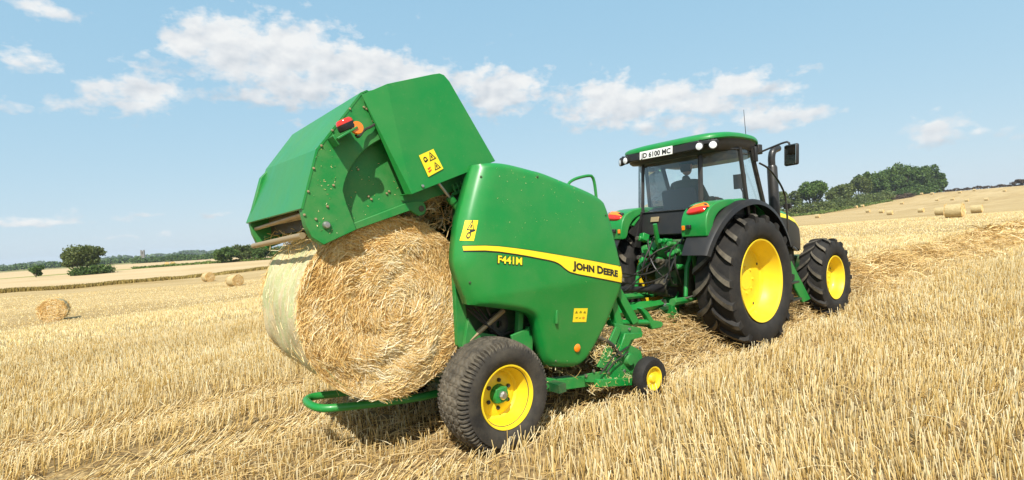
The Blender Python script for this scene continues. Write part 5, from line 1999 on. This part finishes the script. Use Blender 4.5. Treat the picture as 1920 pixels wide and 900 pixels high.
# ---- hood
hood = empty('hood', (0, 0, 0), 0, tractor)
st = [(0.92, 0.36, 1.80, 1.22), (1.30, 0.38, 1.80, 1.15), (1.75, 0.385, 1.745, 1.12), (2.10, 0.38, 1.68, 1.10), (2.35, 0.365, 1.60, 1.05), (2.55, 0.33, 1.49, 1.00), (2.68, 0.27, 1.32, 0.98)]


def hood_ring(x, w, t, lo, k0, k1):
    full = [(-w * 1.04, lo), (-w * 1.05, lo + (t - lo) * 0.45), (-w * 1.03, lo + (t - lo) * 0.72), (-w * 0.96, lo + (t - lo) * 0.86), (-w * 0.78, lo + (t - lo) * 0.96), (-w * 0.4, t), (0, t + 0.012),
            (w * 0.4, t), (w * 0.78, lo + (t - lo) * 0.96), (w * 0.96, lo + (t - lo) * 0.86), (w * 1.03, lo + (t - lo) * 0.72), (w * 1.05, lo + (t - lo) * 0.45), (w * 1.04, lo)]
    return [(x, y, z) for y, z in full[k0:k1]]


def hood_part(name, k0, k1, mat, cap=False, inset=0.0):
    b = MB()
    m_ = k1 - k0
    vs, fs = [], []
    for (x, w, t, lo) in st:
        vs += hood_ring(x, w - inset, t - inset, lo, k0, k1)
    for i in range(len(st) - 1):
        for j in range(m_ - 1):
            fs.append((i * m_ + j, i * m_ + j + 1, (i + 1) * m_ + j + 1, (i + 1) * m_ + j))
    if cap:
        fs.append(tuple((len(st) - 1) * m_ + j for j in range(m_)))
    b.add(vs, fs)
    return b.build(name, mat, hood, 45)


hood_part('hood_shell', 2, 11, 'green_paint')
hood_part('hood_core', 0, 13, 'dark_machinery', True, 0.012)
for s in (-1, 1):
    k0, k1 = (0, 3) if s < 0 else (10, 13)
    b = MB()
    vs, fs = [], []
    for (x, w, t, lo) in st[1:6]:
        vs += hood_ring(x, w + 0.003, t, lo, k0, k1)
    for i in range(4):
        for j in range(2):
            fs.append((i * 3 + j, i * 3 + j + 1, (i + 1) * 3 + j + 1, (i + 1) * 3 + j))
    b.add(vs, fs)
    b.build('side_grille', 'black_plastic', hood, 45)
    b = MB()
    vs, fs = [], []
    for (x, w, t, lo) in st[:6]:
        vs += [(x, s * (w * 1.03 + 0.004), lo + (t - lo) * 0.735), (x, s * (w * 0.975 + 0.004), lo + (t - lo) * 0.845)]
    for i in range(5):
        fs.append((2 * i, 2 * i + 1, 2 * i + 3, 2 * i + 2))
    b.add(vs, fs)
    b.build('yellow_stripe', 'decal_yellow', hood, 45)
    # engine side odds and ends behind the open grille
    for k in range(9):
        x, z = 1.15 + 1.2 * gg.random(), 1.0 + 0.45 * gg.random()
        b = MB()
        b.cyl((x, s * 0.40, z), (x + gg.uniform(-.12, .12), s * 0.425, z + gg.uniform(-.1, .1)), 0.02 + 0.02 * gg.random(), n=8)
        b.build('engine_fitting', ('steel', 'decal_yellow', 'dark_machinery', 'green_dusty')[k % 4], hood, 40)
# exhaust, grab rail
ex = empty('exhaust_stack', (0, 0, 0), 0, tractor)
b = MB()
b.tube([(1.13, -0.64, 1.22), (1.13, -0.64, 1.30), (1.13, -0.64, 2.28), (1.13, -0.64, 2.31)], [0.050, 0.072, 0.068, 0.052], 20)
b.build('muffler', 'black_metal', ex, 40)
b = MB()
b.tube(resample([(1.13, -0.64, 2.28), (1.125, -0.64, 2.42), (1.16, -0.65, 2.52), (1.30, -0.66, 2.555)], 14, 2).tolist(), 0.048, 18, False)
b.build('tail_pipe', 'black_metal', ex, 40)
b = MB()
b.tube(resample([(0.46, -0.80, 2.30), (0.62, -0.84, 2.235), (0.85, -0.85, 2.065), (1.01, -0.85, 1.89), (1.034, -0.85, 1.69), (1.04, -0.85, 1.36), (1.0, -0.80, 1.10)], 30, 2).tolist(), 0.013, 8)
b.build('grab_rail', 'black_metal', tractor, 40)
b = MB()
b.box((1.36, -0.72, 1.72), (0.05, 0.10, 0.075))
b.tube([(1.36, -0.67, 1.72), (1.30, -0.45, 1.68)], 0.012, 6)
b.build('indicator', 'black_plastic', tractor, bevel=0.01)
# fuel tank and steps
for s in (-1, 1):
    b = MB()
    b.prism([(0.55, 1.02), (1.30, 1.02), (1.35, 0.85), (1.22, 0.62), (0.62, 0.62)], s * 0.72, s * 0.36)
    b.build('fuel_tank', 'black_plastic', tractor, bevel=0.04, seg=3)
    b = MB()
    b.prism([(1.19, 0.95), (1.24, 0.97), (1.40, 0.78), (1.80, 0.33), (1.55, 0.31), (1.33, 0.55)], s * 0.77, s * 0.735)
    b.build('step_bracket', 'green_paint', tractor, bevel=0.006)
    for z in (0.42, 0.66):
        b = MB()
        b.box((1.02 + (0.66 - z) * 0.2, s * 0.80, z), (0.36, 0.18, 0.03))
        b.build('step', 'black_metal', tractor, bevel=0.005)
    b = MB()
    b.prism([(1.30, 1.05), (1.52, 1.00), (1.50, 0.78), (1.38, 0.82)], s * 0.56, s * 0.52)
    b.build('side_plate', 'green_paint', tractor, bevel=0.004)
# weights in front
b = MB()
b.box((2.86, 0, 0.74), (0.30, 0.62, 0.32))
b.build('front_weight', 'green_dark', tractor, bevel=0.04)

# ================================================================== the driver
drv = empty('person', m2w(TRX + 0.18, 0.13, 1.62), ROTZ)
finish(drv, 'person in dark green clothes and cap driving the tractor, seen through the rear window', 'person')


def skin_body(name, verts, edges, radii, mat, parent, root=0):
    me = bpy.data.meshes.new(name)
    me.from_pydata(verts, edges, [])
    o = bpy.data.objects.new(name, me)
    o.parent = parent
    col.objects.link(o)
    sm = o.modifiers.new('skin', 'SKIN')
    sm.use_smooth_shade = True
    for i, rd in enumerate(radii):
        me.skin_vertices[0].data[i].radius = rd if isinstance(rd, tuple) else (rd, rd)
    me.skin_vertices[0].data[root].use_root = True
    o.modifiers.new('subsurf', 'SUBSURF').render_levels = 2
    me.materials.append(MATS[mat])
    return o


V = [(0, 0, 0.08), (0.0, 0, 0.28), (0.0, 0, 0.48), (0.01, 0, 0.57), (0.03, 0, 0.64),
     (0, 0.19, 0.50), (0.10, 0.26, 0.26), (0.34, 0.16, 0.30), (0.42, 0.13, 0.31),
     (0, -0.19, 0.50), (0.10, -0.26, 0.26), (0.34, -0.18, 0.28), (0.42, -0.16, 0.29),
     (0.03, 0.10, 0.06), (0.42, 0.14, 0.08), (0.46, 0.14, -0.30), (0.54, 0.14, -0.32),
     (0.03, -0.10, 0.06), (0.42, -0.14, 0.08), (0.46, -0.14, -0.30), (0.54, -0.14, -0.32)]
Ed = [(0, 1), (1, 2), (2, 3), (3, 4), (2, 5), (5, 6), (6, 7), (7, 8), (2, 9), (9, 10), (10, 11), (11, 12), (0, 13), (13, 14), (14, 15), (15, 16), (0, 17), (17, 18), (18, 19), (19, 20)]
Rd = [(0.15, 0.13), (0.16, 0.12), (0.15, 0.11), 0.06, 0.055, 0.075, 0.05, 0.042, 0.035, 0.075, 0.05, 0.042, 0.035, 0.10, 0.075, 0.055, 0.05, 0.10, 0.075, 0.055, 0.05]
skin_body('body', V, Ed, Rd, 'shirt_green', drv)
b = MB()
vs, fs = [], []
for j in range(13):
    ph = math.pi * j / 12
    for k in range(18):
        t = 2 * math.pi * k / 18
        x = 0.098 * math.sin(ph) * math.cos(t)
        y = 0.076 * math.sin(ph) * math.sin(t) * (1.0 if ph < 1.6 else 0.88)
        z = 0.122 * math.cos(ph)
        if x > 0.085 and -0.02 < z < 0.02:
            x += 0.02
        vs.append((0.045 + x, y, 0.755 + z))
for j in range(12):
    for k in range(18):
        fs.append((j * 18 + k, j * 18 + (k + 1) % 18, (j + 1) * 18 + (k + 1) % 18, (j + 1) * 18 + k))
b.add(vs, fs)
hd = b.build('head', 'skin', drv, 60)
b = MB()
for s in (-1, 1):
    b.box((0.04, s * 0.077, 0.75), (0.035, 0.018, 0.06))
b.build('ear', 'skin', hd, bevel=0.008)
b = MB()
vs, fs = [], []
for j in range(7):
    ph = math.pi * 0.5 * j / 6
    for k in range(18):
        t = 2 * math.pi * k / 18
        vs.append((0.042 + 0.108 * math.sin(ph) * math.cos(t), 0.086 * math.sin(ph) * math.sin(t), 0.79 + 0.10 * math.cos(ph)))
for j in range(6):
    for k in range(18):
        fs.append((j * 18 + k, j * 18 + (k + 1) % 18, (j + 1) * 18 + (k + 1) % 18, (j + 1) * 18 + k))
b.add(vs, fs)
b.box((0.17, 0, 0.79), (0.10, 0.13, 0.012))
b.build('cap', 'cap_green', drv, 60)
b = MB()

vs, fs = [], []
for j in range(6):
    for k in range(10):
        t = math.pi * (0.5 + k / 9.0)
        z = 0.79 - 0.105 * j / 5
        rr_ = math.sqrt(max(0.02, 1 - ((z - 0.755) / 0.122) ** 2))
        vs.append((0.043 + 0.104 * rr_ * math.cos(t), 0.082 * rr_ * math.sin(t), z))
for j in range(5):
    for k in range(9):
        fs.append((j * 10 + k, j * 10 + k + 1, (j + 1) * 10 + k + 1, (j + 1) * 10 + k))
b.add(vs, fs)
b.build('hair', 'bark', drv, 60)
for s, base in ((1, Vector((0.42, 0.13, 0.31))), (-1, Vector((0.42, -0.16, 0.29)))):
    V, Ed, Rd = [tuple(base), tuple(base + Vector((0.05, 0, 0.005))), tuple(base + Vector((0.085, 0, 0.005)))], [(0, 1), (1, 2)], [0.030, (0.038, 0.022), (0.036, 0.018)]
    for k, (dy, ln) in enumerate(((0.028, 0.045), (0.010, 0.052), (-0.009, 0.048), (-0.026, 0.040))):
        i0 = len(V)
        V += [tuple(base + Vector((0.09, dy, 0.005))), tuple(base + Vector((0.09 + ln * 0.6, dy, 0.0))), tuple(base + Vector((0.09 + ln * 0.7, dy, -0.03)))]
        Ed += [(2, i0), (i0, i0 + 1), (i0 + 1, i0 + 2)]
        Rd += [0.009, 0.0085, 0.008]
    i0 = len(V)
    V += [tuple(base + Vector((0.045, -s * 0.04, -0.005))), tuple(base + Vector((0.085, -s * 0.05, -0.02)))]
    Ed += [(1, i0), (i0, i0 + 1)]
    Rd += [0.011, 0.009]
    skin_body('hand', V, Ed, Rd, 'skin', drv)

# ================================================================== bales left on the field
BALES = [
    (-42.1, 39, 1, 'golden round bale alone at the left edge of the stubble, its round end facing'),
    (-30.85, 81, 1, 'left one of two round bales just below the uncut strip, behind the fresh bale'),
    (-28.64, 64, 1, 'right one of two round bales below the uncut strip, nearest the baler'),
    (-34.05, 205, 0, 'tiny bale in the pale far field left of its twin, right of the lone tree'),
    (-33.60, 174, 0, 'larger one of two tiny bales in the pale field beyond the uncut strip'),
    (40.9, 62, 1, 'biggest round bale on the rising right-hand field, net-wrapped side showing'),
    (40.0, 106, 0, 'round bale half hidden behind the biggest bale on the right-hand field'),
    (42.3, 105, 0, 'mid-size round bale just right of the biggest bale on the right'),
    (38.7, 184, 0, 'small round bale standing clear left of the biggest bale on the right'),
    (36.5, 175, 0, 'right and lower one of three small bales in a row below the wood'),
    (35.9, 214, 0, 'middle one of three small bales in a row below the wood'),
    (34.9, 238, 0, 'left one of three small bales in a row below the wood'),
    (30.9, 201, 0, 'small bale low on the field just right of the tractor exhaust'),
    (30.2, 281, 0, 'tiny bale at the hedge foot just right of the tractor bonnet'),
    (34.0, 306, 0, 'left one of two tiny bales touching at the foot of the hedge'),
    (34.5, 313, 0, 'right one of two tiny bales touching at the foot of the hedge'),
    (37.4, 318, 0, 'tiny bale alone below the brown heap at the wood edge'),
    (39.8, 337, 0, 'tiny bale on the slope above the biggest bale, left of three'),
    (40.8, 333, 0, 'tiny bale on the slope above the biggest bale, middle of three'),
    (41.7, 306, 0, 'tiny bale on the slope above the biggest bale, right of three'),
    (42.9, 301, 0, 'tiny bale far right on the slope, below the crest'),
    (41.3, 386, 0, 'speck of a bale high on the slope, between wood and crest'),
    (42.2, 402, 0, 'bale highest on the slope right against the crest line'),
    (39.5, 390, 0, 'speck of a bale just right of the wood, right one of a pair'),
    (38.8, 398, 0, 'speck of a bale at the foot of the wood, left one of a pair'),
    (44.0, 385, 0, 'speck of a bale near the right picture edge under the crest hedge'),
]
for i, (az, r, det, lab) in enumerate(BALES):
    x, y = polar(az, r)
    rad = 0.64
    bo = make_bale('straw_bale', (x, y, tz(x, y) + rad - 0.03), ROTZ + random.uniform(-0.12, 0.12) + (0.35 if i in (1, 2) else 0), rad, 1.22, det, 100 + i)
    finish(bo, lab, 'bale', 'round bales lying on the stubble fields')


# ================================================================== trees, hedges
def crown_arrays(cx, cy, cz, rx, ry, rz, n, leaf, seed, lobes=14, flat=0.35):
    """many leaf-sized faces gathered in clumps through the crown's volume"""
    g = np.random.default_rng(seed)
    L_ = []
    for k in range(lobes):
        while True:
            u = g.normal(size=3)
            u /= np.linalg.norm(u)
            if u[2] > -flat:
                break
        q = g.uniform(0.25, 0.82)
        L_.append((u * q, g.uniform(0.24, 0.40), g.uniform(-0.12, 0.12)))
    per = n // lobes
    V, T = [], []
    for c, rad, tn in L_:
        u = g.normal(size=(per, 3))
        u /= np.linalg.norm(u, axis=1, keepdims=True)
        rr = rad * g.uniform(0.55, 1.05, per) ** 0.7
        p = c + u * rr[:, None] * (1 + 0.25 * np.sin(u[:, :1] * 9 + c[0] * 20) * np.sin(u[:, 1:2] * 8))
        p = p * np.array([rx, ry, rz]) + np.array([cx, cy, cz])
        V.append(p)
        T.append(np.clip(g.normal(0.5, 0.22, per) + tn, 0, 1))
    P_ = np.concatenate(V)
    T = np.concatenate(T)
    n = len(P_)
    a = g.normal(size=(n, 3))
    a /= np.linalg.norm(a, axis=1, keepdims=True)
    b_ = np.cross(a, g.normal(size=(n, 3)))
    b_ /= np.linalg.norm(b_, axis=1, keepdims=True)
    s = leaf * g.uniform(0.6, 1.4, n)[:, None]
    Vq = np.stack([P_ - a * s * 0.6, P_ + b_ * s * 0.42, P_ + a * s * 0.6, P_ - b_ * s * 0.42], 1).reshape(-1, 3)
    Q = np.arange(n * 4).reshape(-1, 4)
    return Vq, Q, np.repeat(T, 4)


def tree(name, label, az, r, h, w, trunk, leaf, n, mat, seed, group=None, cat='tree', lobes=16, dz=0.0, flat=0.35):
    x, y = polar(az, r)
    z = tz(x, y) + dz
    root = empty(name, (x, y, z), R(-az))
    finish(root, label, cat, group)
    g = np.random.default_rng(seed + 900)
    b = MB()
    top = h * 0.72
    b.tube([(0, 0, -0.15), (0, 0, trunk * 0.5), (0.05 * w * g.normal() * 0.3, 0, trunk), (0.1 * w * g.normal() * 0.3, 0, top)], [0.035 * h, 0.026 * h, 0.020 * h, 0.006 * h], 8)
    for k in range(6):
        an = 2 * math.pi * k / 6 + g.uniform(-.3, .3)
        q = g.uniform(0.25, 0.40) * w
        b.tube([(0, 0, trunk * g.uniform(0.7, 1.0)), (q * 0.5 * math.cos(an), q * 0.5 * math.sin(an), trunk + (h - trunk) * 0.30), (q * math.cos(an), q * math.sin(an), trunk + (h - trunk) * g.uniform(0.4, 0.62))], [0.014 * h, 0.010 * h, 0.004 * h], 6)
    b.build('trunk', 'bark', root, 60)
    cz = (h + trunk * 0.75) / 2
    v, q, t = crown_arrays(0, 0, cz, w / 2, w / 2, (h - trunk * 0.75) / 2, n, leaf, seed, lobes, flat)
    np_mesh('crown', v, q, mat, t, root)
    return root


WOOD = 'trees and bushes along the hedge on the right'
tree('broadleaf_tree', 'olive bush showing between the exhaust and the tractor cab hood', 28.5, 271, 11.5, 11, 2.0, 0.85, 3600, 'leaf_olive', 21, WOOD)
tree('broadleaf_tree', 'spreading green tree standing apart just right of the exhaust stack', 30.4, 276, 15.5, 15.5, 3.0, 0.85, 6500, 'leaf_green', 22, WOOD)
tree('broadleaf_tree', 'low olive-brown tree between the lone tree and the wood', 32.7, 318, 13.0, 14, 1.0, 0.95, 5200, 'leaf_olive', 23, WOOD)
tree('broadleaf_tree', 'lighter green tree at the left end of the wood', 34.2, 348, 17.5, 15, 2.0, 1.0, 6200, 'leaf_olive', 24, WOOD)
tree('broadleaf_tree', 'small pointed tree rising behind the left end of the wood', 34.9, 378, 19.0, 11, 3.0, 1.0, 4200, 'leaf_green', 25, WOOD)
for k, (az, r, h, w, lab) in enumerate(((35.7, 384, 17.5, 15, 'dark rounded tree, first of the dense wood from the left'), (36.6, 396, 20.0, 17, 'dark rounded tree, second of the dense wood from the left'),
                                         (37.5, 404, 21.0, 18, 'tallest dark tree in the middle of the dense wood'), (38.4, 412, 20.0, 17, 'dark rounded tree, fourth of the dense wood from the left'),
                                         (39.2, 420, 18.0, 16, 'dark rounded tree, fifth of the dense wood from the left'), (39.85, 426, 13.5, 13, 'low dark tree sloping down at the right end of the wood'))):
    tree('broadleaf_tree', lab, az, r, h, w, 0.4, 1.0, 9000, 'leaf_green', 30 + k, 'trees of the dense wood on the right', lobes=30, flat=0.95)


def hedge(name, label, pts, h, depth, n, leaf, mat, seed, kind=None, dz=0.0, cat='hedge'):
    """a hedge along (az, r) points"""
    g = np.random.default_rng(seed)
    xy = resample([polar(*p) for p in pts], 200)
    i = g.integers(0, 199, n)
    t = g.random(n)[:, None]
    p = xy[i] * (1 - t) + xy[i + 1] * t
    lump = 0.62 + 0.24 * np.sin(i * 0.23 + 1.3) * np.sin(i * 0.11) + 0.20 * np.sin(i * 0.71 + seed)
    off = g.normal(0, depth * 0.32, (n, 2))
    p = p + off
    z = terrain(p[:, 0], p[:, 1], False) + dz + h * np.clip(lump, 0.25, 1.1) * np.sqrt(g.random(n)) * np.exp(-(np.linalg.norm(off, axis=1) / depth) ** 2 * 0.6)
    P_ = np.column_stack([p, z])
    a = g.normal(size=(n, 3))
    a /= np.linalg.norm(a, axis=1, keepdims=True)
    b_ = np.cross(a, g.normal(size=(n, 3)))
    b_ /= np.linalg.norm(b_, axis=1, keepdims=True)
    s = leaf * g.uniform(0.6, 1.4, n)[:, None]
    Vq = np.stack([P_ - a * s * 0.6, P_ + b_ * s * 0.42, P_ + a * s * 0.6, P_ - b_ * s * 0.42], 1).reshape(-1, 3)
    T = np.repeat(np.clip(g.normal(0.5, 0.2, n) + 0.15 * np.sin(i * 0.37), 0, 1), 4)
    o = np_mesh(name, Vq, np.arange(4 * n).reshape(-1, 4), mat, T)
    finish(o, label, cat, None, kind)
    return o


hedge('hedge', 'rough olive hedge running below the trees from the tractor to the wood', [(26.5, 262), (29, 264), (31, 274), (33, 308), (35, 345), (36.4, 366)], 7.0, 6.0, 9000, 0.8, 'leaf_olive', 51)
hedge('hedge', 'dark green undergrowth along the foot of the dense wood', [(35.2, 366), (36.4, 378), (37.5, 390), (38.6, 402), (39.9, 414)], 6.0, 4.0, 6000, 0.8, 'leaf_green', 56)
hedge('hedge', 'dark brown scrubby heap at the front edge of the wood', [(36.6, 368), (37.3, 376), (38.0, 384)], 3.0, 4.0, 2200, 0.7, 'leaf_brown', 52)
hedge('grass_verge', 'bright green grass verge at the foot of the right-hand hedge', [(28, 252), (31, 262), (33, 298), (35, 330), (36.5, 352)], 1.6, 3.5, 5000, 0.6, 'verge_green', 53, 'stuff', cat='grass')
hedge('hedge', 'thin brown hedge line along the crest of the right-hand hill', [(39.8, 424), (41, 436), (43, 446), (45, 452), (48, 460), (55, 470)], 2.4, 2.0, 6500, 0.6, 'leaf_brown', 54)
tree('broadleaf_tree', 'dark bush on the skyline at the right picture edge', 44.9, 452, 4.2, 9, 0.5, 0.6, 1600, 'leaf_brown', 55, None, 'bush')

# left-hand side
tree('broadleaf_tree', 'lone domed tree with gaps in its crown left of the baler', -40.0, 143, 6.6, 8.2, 0.6, 0.34, 12000, 'leaf_olive', 61, None, lobes=34, flat=0.45)
hedge('bush', 'low spreading bush at the foot of the lone domed tree', [(-40.6, 140), (-39.7, 139.5), (-38.9, 140), (-38.2, 141)], 2.2, 1.6, 3600, 0.34, 'leaf_green', 62, cat='bush')
tree('bush', 'small round bush standing by itself at the far left', -43.0, 150, 2.7, 3.2, 0.1, 0.28, 2600, 'leaf_green', 63, None, 'bush', lobes=14, flat=0.95)
for k, (az, r, h, w, lab) in enumerate(((-29.4, 147, 4.0, 6.0, 'leftmost of the dark bushes showing just left of the raised tailgate'), (-27.6, 150, 4.4, 7.0, 'middle one of the dark bushes just left of the raised tailgate'),
                                         (-25.8, 148, 3.8, 7.0, 'dark bush nearest the raised tailgate and partly hidden by it'), (-23.6, 150, 4.0, 7.0, 'dark bush behind the bale under the tailgate'))):
    tree('bush', lab, az, r, h, w, 0.1, 0.34, 5200, 'leaf_olive' if k % 2 else 'leaf_green', 64 + k, 'dark bushes left of the tailgate', 'bush', lobes=22, flat=0.98)
hedge('grass_verge', 'strip of green grass below the bushes left of the tailgate', [(-36.5, 176), (-33, 166), (-30, 152), (-27, 146), (-22, 143)], 0.7, 1.6, 5200, 0.4, 'verge_green', 70, 'stuff', cat='grass')

# uncut strip between the two fields
n = 15000
t = rng.uniform(-35, 75, n)
off = rng.normal(0, 0.45, n)
px_ = BP[0] + BD[0] * t + BD[1] * off
py_ = BP[1] + BD[1] * t - BD[0] * off
base = np.stack([px_, py_, terrain(px_, py_, False) - 0.02], -1)
tip = base + np.stack([rng.normal(0, 0.10, n), rng.normal(0, 0.10, n), 0.50 * rng.uniform(0.6, 1.15, n) * (0.95 + 0.08 * np.sin(t * 1.1))], -1)
v, q, tt_ = straws(base, tip, 0.10, np.clip(rng.beta(2, 2, n), 0, 1), 1)
finish(np_mesh('uncut_strip', v, q, 'dry_grass', tt_), 'dark strip of uncut dry crop between the near stubble and the pale field', 'grass', kind='stuff')

# far woods along the skyline at the left
hedge('far_treeline', 'far off dark tree belt along the left skyline', [(-36.5, 520), (-33, 500), (-30, 480), (-27, 460), (-20, 450)], 6.5, 8.0, 9000, 1.3, 'leaf_green', 81, 'stuff', cat='trees')
hedge('far_treeline', 'hazy tree belt on the far skyline at the left picture edge', [(-60, 700), (-50, 720), (-45, 740), (-41, 720), (-37, 690)], 7.0, 12.0, 9000, 2.0, 'leaf_green', 82, 'stuff', cat='trees')
hedge('far_treeline', 'faint wooded ridge beyond all fields on the left skyline', [(-62, 1700), (-45, 1800), (-38, 1750), (-30, 1700), (-15, 1700), (0, 1700)], 16.0, 40.0, 9000, 6.0, 'leaf_green', 83, 'stuff', cat='trees')
x, y = polar(-35.8, 592)
tw = empty('church_tower', (x, y, tz(x, y)), 0.4)
finish(tw, 'small grey stone tower standing above the far tree belt', 'tower')
b = MB()
b.box((0, 0, 5.5), (3.0, 3.0, 11))
b.build('tower_wall', 'stone', tw)
for k in range(4):
    b = MB()
    b.box(((-1.1, -1.1, 1.1, 1.1)[k], (-1.1, 1.1, -1.1, 1.1)[k], 11.4), (0.7, 0.7, 0.8))
    b.build('battlement', 'stone', tw)
b = MB()
b.box((0, -1.52, 9.0), (0.8, 0.12, 1.8))
b.build('belfry_window', 'dark_machinery', tw)

# ================================================================== the air between here and the skyline
m = bpy.data.materials.new('haze_air')
m.use_nodes = True
nt = m.node_tree
nt.nodes.remove(nt.nodes['Principled BSDF'])
pv = nt.nodes.new('ShaderNodeVolumePrincipled')
pv.inputs['Color'].default_value = (0.80, 0.88, 1.0, 1)
pv.inputs['Density'].default_value = 0.00015
pv.inputs['Anisotropy'].default_value = 0.0
nt.links.new(pv.outputs[0], nt.nodes['Material Output'].inputs['Volume'])
MATS['haze_air'] = m
b = MB()
b.box((0, 0, 12), (6600, 6600, 46))
finish(b.build('haze', 'haze_air'), 'thin summer haze hanging over the fields', 'haze', kind='stuff')
